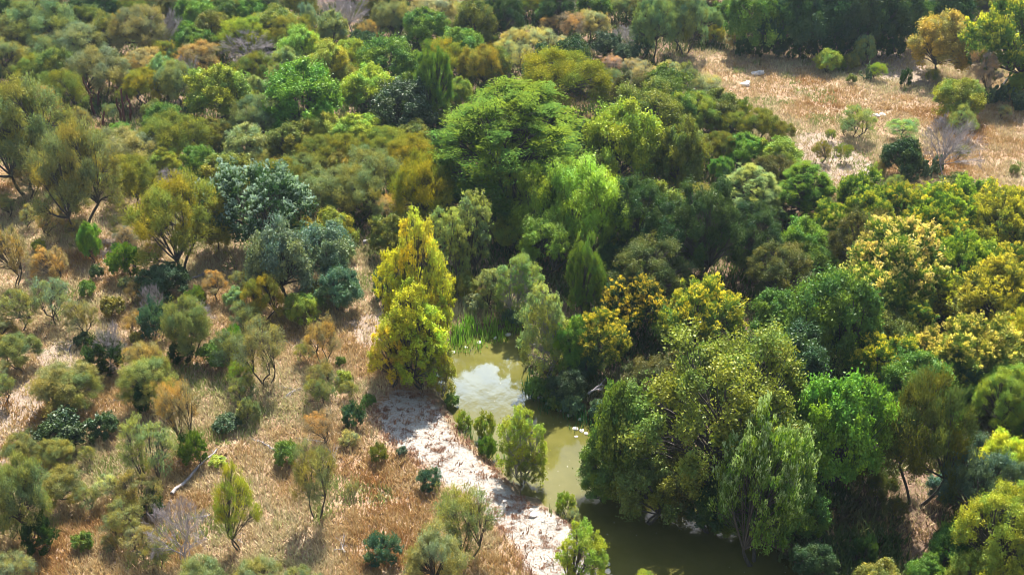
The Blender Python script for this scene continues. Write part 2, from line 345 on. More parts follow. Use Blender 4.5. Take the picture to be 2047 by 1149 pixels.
def build_tree(kind, seed):
    s = SPEC[kind]; rs = np.random.RandomState(seed * 7919 + ord(kind))
    W, H, a = s['W'], s['H'], s['W'] / 2; b = s['c'] * H / 2; zc = H - b
    n = s['lobes']
    # lobe directions: spread over the dome, low ones fewer
    k = np.arange(n) + .5; zz = 1 - (1.38 if kind == 'm' else 1.55 if kind not in 'SJ' else 1.78) * k / n
    ph = k * 2.39996 + rs.rand() * 6 + rs.randn(n) * .25; rr = np.where(zz > 0, np.sqrt(np.clip(1 - zz * zz, 0, 1)), np.sqrt(np.clip(1 - .45 * zz * zz, 0, 1)))
    D = np.stack([np.cos(ph) * rr, np.sin(ph) * rr, zz], 1)
    p1, p2 = rs.rand(2) * 6
    az = 1 + .13 * np.sin(2 * ph + p1) + .10 * np.sin(3 * ph + p2) + rs.randn(n) * .07
    rad = (1 - s['lr'] * .85) * az; inner = rs.rand(n) < .12; rad = np.where(inner, rad * .5, rad)
    ax = np.array([a, a, b]); LC = D * rad[:, None] * ax + np.array([0, 0, zc])
    if kind == 'S':                                      # taller oval, narrower above
        LC[:, :2] *= (1.08 - .28 * np.clip((LC[:, 2] / H), 0, 1))[:, None]
    lrad = s['lr'] * a * rs.uniform(.72, 1.22, n)
    LC[:, 2] = np.maximum(LC[:, 2], lrad * s['flat'] * .75)
    # clumps
    m = s['clumps']
    outd = nrm(D + np.array([0, 0, .35]))
    cd_ = nrm(rs.randn(n, m, 3) + .95 * outd[:, None, :])
    lsz = np.array([1, 1, s['flat']])
    CC = LC[:, None, :] + cd_ * lrad[:, None, None] * lsz * rs.uniform(.55, 1.08, (n, m, 1))
    stray = rs.rand(n, m, 1) < .08                         # odd sprays reaching out
    CC = np.where(stray, CC + cd_ * lrad[:, None, None] * .45, CC)
    CC[..., 2] = np.maximum(CC[..., 2], .12)
    crad = np.repeat(lrad[:, None], m, 1) * (.30 if kind in 'RFTOLV' else .26) * rs.uniform(.7, 1.35, (n, m))
    q = s['leaves']; mode = s['mode']
    off = rs.randn(n, m, q, 3) * .62
    cdir = np.repeat(cd_[:, :, None, :], q, 2)
    rnd = nrm(rs.randn(n, m, q, 3)); up = np.array([0, 0, 1.])
    tipf = np.zeros((n, m, q))
    if mode == 'flat':
        off = off * np.array([1.5, 1.5, .32]); hor = nrm(cdir * np.array([1, 1, .15]) + rnd * .55)
        d = nrm(hor * np.array([1, 1, .35])); nn = nrm(up + rnd * .45)
    elif mode == 'droop':
        off = off * np.array([.95, .95, 1.1]) - np.array([0, 0, .4]); d = nrm(-up * .8 + rnd * .9 + cdir * .3); nn = rnd
    elif mode == 'up':
        h = rs.rand(n, m, q); off = off * np.array([1, 1, .5]) * (1.15 - .75 * h[..., None]) + (cdir * .5 + up * 1.0) * (h[..., None] * 1.6 - .5)
        tipf = np.clip((h - .32) * 2.1, 0, 1); d = nrm(up * .8 + cdir * .5 + rnd * .7); nn = nrm(rnd + cdir * .4)
    elif mode == 'feather':
        off = off * np.array([1.15, 1.15, .85]); d = nrm(cdir * .8 + rnd * .9 + up * .15); nn = rnd
    elif mode == 'bare':
        h = rs.rand(n, m, q, 1); off = cdir * (h * 2.2 - .6) + off * .55; d = nrm(cdir + rnd * .55 + up * .25); nn = rnd
    else:
        d = rnd; nn = nrm(nrm(rs.randn(n, m, q, 3)) + .8 * cdir + .35 * up)
    C = CC[:, :, None, :] + off * crad[:, :, None, None]
    C[..., 2] = np.maximum(C[..., 2], .05)
    side = nrm(np.cross(d, nn)); 
    ll = s['ll'] * rs.uniform(.6, 1.35, (n, m, q)); lw = s['lw'] * rs.uniform(.7, 1.3, (n, m, q))
    # fewer leaves on some clumps so that gaps open
    keepc = rs.rand(n, m, 1) > .15; dens = rs.uniform(.45, 1.0, (n, m, 1)); kp = keepc & (rs.rand(n, m, q) < dens)
    kp = kp.ravel()
    LV, LF = rhombs(C.reshape(-1, 3)[kp], d.reshape(-1, 3)[kp], side.reshape(-1, 3)[kp], ll.ravel()[kp], lw.ravel()[kp])
    r = np.clip(rs.rand(n, m, q) * .45 + rs.rand(n, m, 1) * .40 + rs.rand(n, 1, 1) * .25 - .05, 0, 1)
    hue = np.clip(.5 + .30 * rs.randn(n, 1, 1) + .18 * rs.randn(n, m, 1) + .10 * rs.randn(n, m, q), 0, 1)
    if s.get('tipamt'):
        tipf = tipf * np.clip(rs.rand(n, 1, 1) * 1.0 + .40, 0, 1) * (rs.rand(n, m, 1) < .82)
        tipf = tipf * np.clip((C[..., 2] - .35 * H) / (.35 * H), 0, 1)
    else: tipf = tipf * 0
    col = np.stack([r, tipf, hue], -1).reshape(-1, 3)[kp]; col = np.repeat(col, 4, axis=0)
    # leaves deep inside the lobes, which keep the light from passing straight through
    if kind not in 'BmS':
        ni = n * m * (2 if kind == 'M' else 4); li = rs.randint(0, n, ni)
        Ci = LC[li] + nrm(rs.randn(ni, 3)) * (lrad[li] * rs.uniform(.1, .62, ni))[:, None] * lsz; Ci[:, 2] = np.maximum(Ci[:, 2], .1)
        di = nrm(rs.randn(ni, 3)); si = nrm(np.cross(di, rs.randn(ni, 3))); big_ = .30 if kind in 'FCRTVWO' else .20
        V2, F2 = rhombs(Ci, di, si, np.full(ni, big_ * 1.6), np.full(ni, big_))
        LF = np.concatenate([LF, F2 + len(LV)]); LV = np.concatenate([LV, V2]); col = np.concatenate([col, np.tile([.35, 0, .4], (len(V2), 1))])
    # ---- wood
    nt_ = rs.randint(s['trunks'][0], s['trunks'][1] + 1)
    V_, F_ = [], []; off_ = 0
    def add(P, Rd, sides):
        nonlocal off_
        v, f = tubes(P, Rd, sides); V_.append(v); F_.append(f + off_); off_ += len(v)
    tops = []; fork = H * (1 - s['c']) + .22 * b + .25
    for t in range(nt_):
        an = rs.rand() * 6.28; r0 = 0 if nt_ == 1 else s['tr'] * 1.1
        base = np.array([math.cos(an) * r0, math.sin(an) * r0, -.35]); lean = (.05 + .10 * rs.rand() + (.16 if nt_ > 1 else 0)) * W
        top = np.array([math.cos(an) * lean, math.sin(an) * lean, fork * rs.uniform(.85, 1.2)])
        tt = np.linspace(0, 1, 6)[:, None]; Pm = base + (top - base) * tt + np.sin(tt * 3.1) * (rs.randn(3) * np.array([.05, .05, 0])) * W
        rdd = s['tr'] * (.75 if nt_ > 1 else 1) * np.array([1.45, 1.05, .92, .85, .8, .72])
        add(Pm[None], rdd[None], 7); tops.append((top, rdd[-1]))
    ta = np.array([t[0] for t in tops]); dist = np.linalg.norm(LC[:, None, :2] - ta[None, :, :2], axis=2); wt = dist.argmin(1)
    st = ta[wt]; tt = np.linspace(0, 1, 6)[None, :, None]
    ctrl = st + (LC - st) * .45 + np.stack([rs.randn(n) * .06 * W, rs.randn(n) * .06 * W, .10 * H * rs.rand(n)], 1)
    Pl = (1 - tt) ** 2 * st[:, None] + 2 * tt * (1 - tt) * ctrl[:, None] + tt ** 2 * LC[:, None]
    rl = s['tr'] * .42 * np.linspace(1, .28, 6)[None] * rs.uniform(.7, 1.3, (n, 1))
    add(Pl, rl, 5)
    sel = rs.rand(n, m) < s['twig']; idx = np.argwhere(sel)
    if len(idx):
        e = CC[idx[:, 0], idx[:, 1]]; u = rs.uniform(.45, 1, len(idx)); ki = np.clip((u * 5).astype(int), 0, 5)
        s0 = Pl[idx[:, 0], ki]; tt = np.linspace(0, 1, 4)[None, :, None]
        mid = (s0 + e) / 2 + rs.randn(len(idx), 3) * .05 * a
        Pt = (1 - tt) ** 2 * s0[:, None] + 2 * tt * (1 - tt) * mid[:, None] + tt ** 2 * e[:, None]
        rt = s['tr'] * .13 * np.linspace(1, .35, 4)[None] * rs.uniform(.7, 1.3, (len(idx), 1))
        add(Pt, np.maximum(rt, .010), 3)
    wood = np.concatenate(V_); wf = np.concatenate(F_)
    bark = TWIG if kind == 'B' else BARK_GREY if kind == 'S' and seed % 2 == 0 else BARK
    tm = mesh_np('trunk', wood, wf, [bark], smooth=True)
    cm = mesh_np('crown', LV, LF, [LEAFM[s['mat']]], col)
    return tm, cm
NVAR = {'M': 4, 'm': 4, 'R': 4, 'F': 2, 'T': 4, 'O': 2, 'L': 1, 'V': 2, 'C': 2, 'S': 3, 'W': 2, 'J': 3, 'K': 3, 'B': 3}
PROTO = {k: [build_tree(k, i + 1) for i in range(v)] for k, v in NVAR.items()}

# albedo of the leaves (linear) and the word that names it
COL = {
 'og': ((.138, .145, .030), 'olive green'), 'gg': ((.150, .170, .085), 'grey green'), 'ol': ((.150, .148, .034), 'olive brown'), 'tn': ((.27, .185, .095), 'tan'),
 'pt': ((.30, .26, .15), 'pale straw'), 'oc': ((.22, .18, .032), 'ochre'), 'lw': ((.19, .27, .028), 'bright lime'), 'or': ((.31, .215, .065), 'orange ochre'), 'li': ((.19, .225, .035), 'lime green'),
 'lg': ((.18, .22, .085), 'pale green'), 'gr': ((.092, .145, .024), 'mid green'), 'vg': ((.115, .185, .028), 'vivid green'), 'dg': ((.034, .062, .020), 'dark green'),
 'bg': ((.060, .100, .065), 'blue green'), 'sv': ((.15, .19, .14), 'silver'), 'yg': ((.23, .24, .035), 'yellow green'), 'ye': ((.34, .32, .035), 'yellow'),
 'gv': ((.20, .18, .20), 'grey violet'), 'do': ((.085, .085, .024), 'dark olive'), 'go': ((.195, .185, .022), 'golden olive'), 'gb': ((.105, .140, .095), 'blue grey green'), 'sg': ((.185, .180, .095), 'sage grey'), 'so': ((.165, .160, .070), 'dusty olive'), 'pk': ((.30, .21, .17), 'pinkish tan'), 'pu': ((.10, .03, .03), 'dark red'),
}
TIP = {'T': (.52, .40, .07)}
NAME = {'L': ('oak_tree', 'silvery oak', 'oaks'), 'V': ('broadleaf_tree', 'silver topped tree', 'leafy woodland trees'), 'M': ('mesquite_tree', 'mesquite tree', 'feathery mesquites'), 'm': ('mesquite_tree', 'thin leaved mesquite', 'feathery mesquites'), 'R': ('broadleaf_tree', 'leafy tree', 'leafy woodland trees'),
 'F': ('broadleaf_tree', 'tall leafy tree', 'leafy woodland trees'), 'T': ('seeding_tree', 'yellow tipped tree', 'yellow tipped trees'), 'O': ('oak_tree', 'oak', 'oaks'),
 'C': ('cypress_tree', 'cypress', 'cypresses'), 'S': ('sycamore_tree', 'sycamore', 'sycamores by the creek'), 'W': ('willow_tree', 'willow', 'willows'), 'J': ('juniper_bush', 'dense bush', 'dense bushes'),
 'K': ('shrub', 'low shrub', 'low shrubs'), 'B': ('bare_tree', 'bare tree', 'bare trees')}

# ---------------------------------------------------------------- where every tree stands: kind colour x top base width (0 = base hidden) | label
TABLE = []
def tile(ox, oy, txt, k=2.873):
    for ln in txt.strip().splitlines():
        a, _, lab = ln.partition('|'); p = a.split()
        if len(p) < 6: continue
        x, t, b, w_ = map(float, p[2:6])
        TABLE.append((p[0], p[1], ox + x / k, oy + t / k, (oy + b / k) if b else 0, w_ / k, lab.strip()))
tile(0, 0, '''
M gg 270 -30 330 360 | big domed grey green mesquite in the farthest row, dark limbs showing
M og 80 110 370 240
R gr 30 -80 200 220
R dg 560 -60 160 260
R og 640 90 320 190
M gg 810 40 350 270 | pale grey green dome of fine foliage before the violet bare tree
M gg 470 130 380 280
B gv 980 70 310 200 | grey violet leafless tree among the farthest green crowns
R do 880 -20 150 160
R do 1010 -20 170 150
R vg 1140 0 180 200
R gr 1310 -10 180 170
R vg 1450 -20 160 180
R gr 1100 120 310 170
R og 1240 70 330 200
M li 1430 100 350 260
B gv 1430 190 400 300 | broad whitish leafless crown with twigs fanned over green trees
R ol 1610 50 240 240
O sv 1780 30 270 110 | slim silvery tree standing beside the mauve bare tree
B gv 1920 -30 150 190 | mauve leafless tree of the farthest row behind the silvery slim tree
R lg 1920 80 300 180
R li 1740 150 400 230
R bg 1600 130 310 130
M ol 60 240 560 230
M gg 270 210 480 200
m og 310 290 500 170
m gg 430 240 500 140
M gg 600 280 565 290 | grey green mesquite with dark forked trunk beside the bare orange clearing
M og 370 400 680 260
m tn 270 500 740 230
M tn 830 280 440 210
M oc 940 230 400 140
M tn 1150 240 440 220
R lg 1000 270 440 90
R lg 960 330 570 160 | pale silvery green tree touching the dark grey leafless tree
B gv 1090 330 560 140 | dark grey leafless tree between the ochre topped mesquite and the bright green tree
M oc 850 390 610 220 | mesquite with an ochre orange top beside the pale silvery green tree
M og 740 360 530 130
R li 1280 370 700 330 | bright green umbrella tree on a slim pale trunk, dark shrubs below
R lg 1470 430 745 180
M ol 1460 310 520 210
R vg 1760 380 700 430 | broad vivid green tree with several leaning dark trunks
R lg 1650 280 460 150
R yg 1900 240 540 240
R oc 1990 380 580 110
M og 150 490 1100 480 | very large olive mesquite cut by the picture edge, black shade beneath
m gg 640 590 775 100
m og 470 610 790 160
m og 720 500 620 110
R ol 900 590 740 140
M ol 1010 640 890 350 | spreading olive brown mesquite standing just below the orange clearing
R og 1240 680 880 160
R vg 700 700 900 130
M gg 740 730 990 340
M og 480 740 1350 380 | tall open mesquite with a long dark curving trunk
R yg 970 850 1090 170
R vg 1160 830 1050 200
B gg 1000 970 1110 170
R og 1330 870 1100 290
R lg 1430 730 960 240
R og 1680 700 940 240
M ol 1470 850 1010 170
M oc 1580 910 1060 130
M ol 1480 970 1130 200
R lg 1730 640 810 180
R yg 1870 650 890 230
M og 1840 770 1010 260
M ol 1740 880 1090 220
R oc 1950 860 1040 170
M og 1900 960 1260 320
m tn 180 910 1240 210
M ol 430 1030 1300 220
M og 790 890 1260 280
m tn 330 1010 1230 120
m tn 1810 1090 1230 100
O dg 1120 560 700 110
O do 1380 640 760 130
K dg 1540 700 790 120
''')
tile(680, 0, '''
B gv 70 -10 210 190 | mauve leafless crown behind the bright round green trees
R og 200 -30 190 150
m tn 165 120 260 140
M og 300 10 240 200
m bg 400 80 270 130
M pt 540 -10 270 230
M pt 690 20 250 170
R lg 775 50 230 100
M og 860 60 240 120
R gr 690 160 300 260 | flat topped green tree with dark curved limbs among straw coloured mesquites
M og 860 205 310 120
m gg 930 0 180 120
M og 1060 -30 190 150
M og 1180 -20 170 140
m gv 1290 -30 150 130
R gr 1180 20 200 110
m tn 1210 90 240 110
m pt 1010 150 330 170
m pt 1150 155 330 190
m pt 1270 200 330 150
m pk 1330 70 300 160
M pt 1450 65 290 180
R gr 1450 -60 120 190
B gv 1625 150 290 150 | whitish violet leafless bush at the shady wood edge
M gg 1630 -30 180 160
M gg 1790 -10 340 230
J bg 1740 180 350 120
M og 1930 -10 340 190
O dg 1530 190 340 160
O dg 1640 250 350 140
M go 610 240 520 240
M oc 805 270 520 240 | ochre brown feathery mesquite behind the great domed cypress
m pt 965 215 510 170
m pt 1090 250 480 200
M go 1270 285 650 500 | large golden olive mesquite rising behind the domed cypress
R gr 290 220 540 310 | round mid green tree with many small bunches of leaves
R yg 70 220 470 170
R oc 60 370 560 150
R yg 180 380 670 290 | tree with yellow green top and darker sides
O dg 380 470 790 370 | blackish green oak in deep shade beside the slim upright tree
F gr 540 290 750 190 | slim upright green tree with a bare dark lower trunk
R li 680 455 650 140
m yg 850 465 580 60
C gr 975 525 1060 840 | great domed bald cypress with layered fine green sprays
M gg 1545 390 640 170
F og 1740 490 850 480 | broad rounded olive green tree behind the yellow lime one
R gr 1950 540 850 220
R yg 1600 625 1130 400 | large upright yellow lime tree beside the domed cypress
R og 1940 700 1160 260 | speckled yellow olive tree between the lime tree and the woods
m pt 1740 350 540 190
m pt 1900 345 560 170
m pk 1560 320 430 130
m pk 1680 335 440 130
R yg 100 650 860 260
M og 250 720 930 240
M go 410 770 1000 270
M og 60 760 1010 220
M ol 180 850 1130 310
M go 480 880 1350 330 | golden green dome on a forked dark trunk above the yellow sycamores
M og 90 960 1290 300
F li 985 900 1380 260 | open airy green cypress with thin dark trunk before the great dome
R gr 560 560 760 130
O dg 640 720 920 110
R gr 800 1010 1230 120
''')
tile(1347, 0, '''
M gg 60 -40 340 220
M gg 170 40 340 200
M oc 240 150 330 120
R pt 345 165 335 110
R gr 450 -50 320 270
R dg 610 -70 320 260
O dg 740 -30 330 260
R dg 880 -80 310 280
O dg 1010 -50 320 260
R dg 1150 -80 310 280
O dg 1280 -60 300 240
R gr 1420 20 300 190
R dg 1560 -70 260 220
T1 gr 1850 0 530 450 | huge green tree with yellowish tips beside the orange tree
R or 1510 95 445 310 | orange ochre autumn tree at the field edge
m pk 1750 275 595 190 | dried pinkish tan tree beside the round lime bush
R li 1600 445 625 250 | round lime green bush tree alone at the dry field edge
R lg 1090 205 370 110 | small pale green tree with a thin trunk before the dark wood
R li 875 280 408 140 | low lime green tree on four thin trunks in the field
J dg 395 215 335 115
J dg 483 215 335 115
J dg 571 215 335 115
J dg 659 215 335 115
J dg 747 215 335 115
J dg 835 215 335 115
J dg 923 215 335 115
J dg 1011 215 335 115
J dg 1099 215 335 115
J dg 1187 215 335 115
J dg 1275 215 335 115
R og 1010 305 390 95
J og 960 340 425 60
m li 1160 360 465 100
J dg 1320 410 510 65 | small dark green conifer alone in the dry field
m ol 1475 390 505 90
K og 1015 430 490 60
m lg 1045 600 795 200 | airy light green mesquite standing in the middle of the field
m og 985 690 815 80
m og 895 740 850 70
m ol 840 805 990 120
m og 975 820 985 100
m og 935 830 920 50
m lg 1310 670 800 210 | wispy pale lime crown behind the dark leafy little tree
R dg 1290 790 1015 210 | dark green open tree with slim trunk in the pink field
m lg 1640 620 840 170
B gv 1560 680 1015 300 | violet grey leafless shrub with fanned stems and orange leaves at its foot
m ol 1640 830 1010 90
m ol 1165 920 1090 100
m lg 1260 1000 1170 130
m pt 1890 600 770 80
K og 1950 950 1045 60
R yg 1970 430 570 140
J bg 1830 520 605 60
J bg 1980 575 645 70
m gg 70 380 610 190
m pt 190 430 620 180
M ol 250 560 770 150
J ol 370 565 680 140
M og 340 640 820 200
M og 500 630 820 210
M ol 610 700 850 140
F li 90 530 800 260
S ol 60 705 980 230
M og 250 750 950 200
R vg 410 765 970 200 | bright green tree beside another at the corner of the field
R li 590 780 980 230
R vg 265 895 1050 120
C lg 420 970 1330 330 | soft blue tinted green tree with fine drooping sprays
C gr 720 945 1290 320 | fine leaved green tree touching the corner of the pink field
T3 gr 1060 985 1300 280
K ol 1610 1000 1110 210
S og 110 1040 1290 260
T1 gr 1470 1070 1390 330
T1 og 1880 1060 1370 340
T3 gr 1680 1020 1290 240
T1 gr 1270 1060 1350 220
''')
tile(0, 380, '''
m og 50 20 220 130
m gg 185 90 290 130
m tn 300 100 345 170
m gg 385 80 335 110
m tn 80 200 560 240 | tan brown twiggy mesquite with several dark upright trunks
m tn 300 320 550 230
m ol 450 150 400 140
m og 490 230 470 150
R vg 545 190 455 110 | small vivid lime crown on a thin dark stem
m pk 740 190 370 170
J gr 730 310 505 210
K dg 560 440 530 80
K yg 230 285 355 80
M oc 1045 -60 475 440 | tall ochre olive mesquite with a straight dark trunk in front of the silver oak
M oc 1250 180 480 190
m tn 900 280 510 170
O dg 960 420 620 260
L dg 1500 -135 330 540 | silver leaved oak with pale shining crown and dark underside
O gb 1640 200 640 340 | grey green oak dome, front one of a pair under the silver oak
O gb 1890 190 700 330
O bg 1960 450 770 230
M oc 1530 380 540 120
R oc 1930 110 380 220 | bright ochre yellow crown just behind the grey green oaks
R oc 1760 160 350 150
M oc 1520 490 760 240 | round orange ochre mesquite below the grey green oak dome
m tn 1240 460 785 180
m gg 1385 450 730 130
O lg 1350 560 700 110
M oc 1790 510 660 120
R li 1740 590 800 160
B gg 1730 520 800 130
m sv 330 490 755 240 | silvery grey bushy mesquite with a thick dark foot
K gr 510 520 612 100
K gg 725 505 620 80
m tn 785 520 710 130
K og 655 610 735 130
m og 130 560 870 260
m og 480 620 890 220
M og 130 820 1130 250
M og 20 730 1040 200
m gg 20 970 1200 150
J dg 610 830 1045 260
B gv 660 770 1030 200 | grey leafless tree growing out of a dark green bush
J bg 900 650 865 190
B gv 900 540 800 120 | thin grey snag rising from a blue green bush
M og 1110 620 970 290 | light olive mesquite over a low dark shrub
J dg 1050 850 975 160
K gr 1240 860 1000 190
K ol 1345 880 980 120
J gr 1345 780 930 130
m gg 1530 730 1120 300 | grey feathery fan shaped mesquite with one dark trunk and short shadow
m tn 1860 740 1005 210 | small tan mesquite with dark crooked limbs beside the oaks
M og 390 980 1250 400 | broad olive mesquite above the two round dark bushes
m tn 840 850 1110 240
M og 880 960 1270 340
m li 1390 980 1300 170
m og 1750 870 1090 130
m og 1850 980 1250 190
K gr 1960 960 1075 60
K li 1975 1040 1140 90
J gr 1130 560 680 140
m pk 1030 555 660 90
K dg 965 590 670 70
K dg 480 820 900 90
K og 790 810 880 80
''')
tile(680, 380, '''
S ye 470 170 930 260 | tallest yellow sycamore of the creek bank clump
S ye 350 330 990 230
S ye 560 400 1010 200
S ye 430 520 1090 290
S ye 480 660 1130 300
S ye 290 740 1130 220
S yg 580 800 1140 170
S lg 620 100 560 230
S lg 760 10 500 250 | speckled pale green sycamore with pale thin stems behind the clump
R li 1000 130 430 190
S lg 1030 340 720 230 | speckled silver green tree with shining leaves above the reeds
S lg 890 430 680 200
S lg 1170 500 1060 270 | pale olive green sycamore on the far bank where the creek narrows
W lw 1200 120 480 330 | vivid green weeping willow crown low beside the creek head
W lw 1490 0 430 200 | small lime green willow lobe beside the tallest willow
W lw 1190 -150 380 350
W lw 1420 -150 420 420 | tallest bright lime willow in front of the wood
F gr 1400 260 740 220 | narrow dark green cone shaped tree right in front of the willows
F dg 1680 -60 560 380
F dg 1960 60 600 330
F do 1760 290 700 420 | dark green tree with golden speckled top over deep shade
R dg 1560 300 640 180
T1 dg 1690 500 860 360 | round dark green tree with golden tips behind the creek bend
T1 gr 1470 700 980 320
R vg 1310 730 1060 230 | deep vivid green tree low over the water
O dg 1400 900 1150 180
O dg 1300 980 1190 200
K gr 1130 1030 1170 130
K gr 1270 1110 1240 110
R dg 1060 790 880 60
K bg 990 655 740 110
K gg 780 590 690 150
R og 720 480 640 140
m pt 840 520 680 120
''')
tile(1347, 380, '''
F dg 150 -20 560 420 | wide dark green tree with dull olive flecks at the heart of the wood
F dg 430 80 600 330
R do 620 320 620 200
R vg 720 165 470 280 | rounded glossy deep green tree between dark wood and yellow tips
R gr 790 320 580 200
T3 gr 900 60 400 220
T2 gr 970 130 400 200
T3 gr 1100 20 350 260
T2 gr 1220 185 560 530 | widest pale cream tipped tree in the yellow grove
T1 gr 1500 130 400 290
T3 gr 1510 0 330 340
T1 og 1850 10 380 380
T3 gr 1640 265 500 360
T1 gr 1870 290 520 320
T2 gr 1110 430 700 370 | pinkish cream tipped tree in front of the widest cream tipped one
T3 gr 1450 385 660 310
T1 og 1830 410 760 460 | yellow tree with crowded upright golden tips near the picture edge
T1 og 1550 535 800 220
T3 gr 1290 550 860 320
R gr 590 560 920 290
R gr 870 485 1030 430 | bright topped green tree with black shade beneath
F dg 1000 700 1060 260
T1 gr 150 520 900 430 | dome with orange gold tips beside the dark hollow
T2 og 1680 720 1120 420 | palest cream yellow tree above the dark olive woods
T1 gr 1190 820 1180 330
T2 og 1420 800 1160 220
T1 ye 1950 650 1050 320
R li 1900 1000 1330 250
J dg 1260 890 1180 170
J bg 1620 950 1200 270
R pu 660 850 1000 140 | dark red purple leaved small tree in the shade
R dg 420 840 1000 160
R gr 1740 1060 1250 170
''')
tile(0, 749, '''
M og 450 -30 260 300
m og 20 -20 270 200
K dg 360 205 400 290 | big round dark green bush beside its smaller twin
K dg 610 225 365 180 | smaller of the two round dark green bushes
J dg 850 40 260 160
m tn 1050 40 420 280 | tall tan mesquite with green shoots at its foot
J gr 1120 330 540 180
m sg 880 250 640 350 | round light grey green mesquite beside the fallen log
m og 1410 0 330 180
J gg 1440 140 330 130
K dg 1310 230 320 160
K gr 1650 380 510 150 | round blue green bush alone in the orange grass
m og 1840 10 300 190
m tn 1850 200 470 200
m og 1830 400 840 290 | open olive mesquite with a hooked low limb beside orange grass
m li 1390 560 1000 290 | light green mesquite with forked stems alone in the grass
K yg 1255 460 520 100
M og 150 330 560 230
M og 330 350 600 220
m og 510 400 580 110
M og 180 490 1130 340 | grey green mesquite with straight black trunk near the picture corner
M og 380 520 1060 280
m og 60 780 1030 200
m gg 90 1020 1280 260
J dg 250 830 1090 190
m gg 510 620 980 170
m pt 640 560 1020 180
m og 820 540 800 280
m og 730 700 1160 260
m gg 830 860 1180 230
B tn 1060 720 1090 300 | leafless pinkish grey tree standing by the lower edge
J dg 880 650 800 140
m gg 920 950 1150 180
M gg 1180 1040 1330 300
M gg 1480 1050 1330 300
m gg 1750 1080 1330 240
K gr 480 900 1000 120
K gr 40 650 730 70
K gr 90 560 640 110
m ol 640 900 1100 120
''')
tile(680, 749, '''
m og 720 640 1060 360 | dark olive twiggy mesquite at the edge of the white gravel
M gg 560 900 1300 400 | broad grey green mesquite cut by the lower edge
J bg 250 915 1080 210 | dark grey bush in orange grass near the lower edge
J bg 515 530 645 140 | small grey green bush beside the white gravel
J bg 80 150 290 150 | grey green bush beside a leafy sprig uphill of the gravel
K gr 165 115 190 80
K bg 355 410 465 60
J og 220 390 490 110
m og 70 620 820 90
m og 50 30 140 120
J pt 50 310 400 120
J li 710 170 290 100
J li 830 170 350 130
J gr 850 310 440 120
S yg 1040 135 560 240 | yellow lime sapling clump reflected in the open creek
S og 1060 330 580 180
S yg 1390 860 1290 280 | yellow green sycamore rising at the lower edge by the water
J li 1290 630 800 110
J pt 1340 720 850 80
S li 1740 1060 1330 180
S gr 1600 1120 1320 110
K gr 640 60 150 80
R gr 1600 10 640 330 | green tree leaning out over the water on the far bank
F og 2150 -245 700 900 | broad fine leaved olive dome above the creek
R gr 1850 90 700 240
R gr 1500 480 700 180
R do 1950 420 950 330
R dg 2130 500 900 330
R gr 1560 280 740 330
R og 1760 380 850 380
R gr 1680 150 780 300
K bg 1490 120 230 120
K bg 1330 60 200 130
K gr 1230 30 150 120
''')
tile(1347, 749, '''
V gr 470 240 1130 430 | silver topped drooping green tree with roots by the dark water
R gr 300 580 1110 260
R gr 580 430 1100 380
R gr 700 620 1140 280
R vg 900 10 700 480 | bright glossy green tree behind the silver topped one
F gr 560 560 1120 320
M do 1000 310 1110 340
M do 1370 60 1040 460 | tall dark olive mesquite with a bare trunk before the pale ground
M do 1180 560 1020 160
F bg 1700 420 900 400 | silvery blue green tree beside the yellow crown
O bg 1540 560 900 180
R ye 1830 330 700 280 | bright yellow crown above the silvery blue green tree
R li 1960 500 750 160
F li 1870 -40 420 300
R gr 1680 40 400 180
R gr 1560 880 1120 220
F yg 1850 650 1330 480
R yg 1700 1000 1330 280
R gr 1430 1040 1250 200
R og 1150 1060 1280 260
O dg 800 900 1120 230
R vg 1560 140 500 160
R gr 1990 180 500 160
J dg 1080 920 1090 160
m do 1270 700 1000 140
M do 760 700 1100 200
''')

# ---------------------------------------------------------------- place the trees
NFILL = 125
HAZE = .00013
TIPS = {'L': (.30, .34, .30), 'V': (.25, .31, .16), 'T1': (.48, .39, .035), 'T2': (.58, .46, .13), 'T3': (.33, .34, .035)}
GY0 = lambda x, y: float(height(np.array([x]), np.array([y]))[0])
placed = []
def solve(kind, px, top, base, w_, ratio=1.0):
    """world position, radius and height of a tree from its outline in the photograph"""
    s = SPEC[kind[0]]; c = s['c']
    def fit(b):
        x, y = gp(px, b); d = proj(x, y, 0)[2] ; a = w_ * d / FPX / 2
        th = math.atan2(HC, y); Ha = (b - top) * d / FPX
        lo, hi = .3, 40
        for _ in range(40):
            H = (lo + hi) / 2; bb = c * H / 2
            v = (H - bb) * math.cos(th) + math.sqrt((bb * math.cos(th)) ** 2 + (a * math.sin(th)) ** 2)
            lo, hi = (H, hi) if v < Ha else (lo, H)
        return x, y, a, H
    lim = {'M': 1.0, 'm': 1.2, 'S': 2.8, 'W': 1.5, 'F': 1.25, 'B': 1.25, 'C': 1.15, 'T': 1.15, 'R': 1.15, 'O': 1.05, 'L': 1.05, 'V': 1.15, 'J': 1.3, 'K': 1.0}[kind[0]] * ratio
    b = base or top + 3 * w_
    r = fit(b)
    while r[3] > lim * 2 * r[2] and b > top + 6: b -= 3; r = fit(b)
    lo = {'M': .78 if top < 380 else .6, 'R': .9, 'T': 1.0, 'F': .95, 'O': .75, 'C': .80, 'W': .95, 'S': 1.1}.get(kind[0], 0)
    while r[3] < lo * 2 * r[2] and b < 1500: b += 3; r = fit(b)
    return r
rng = random.Random(5)
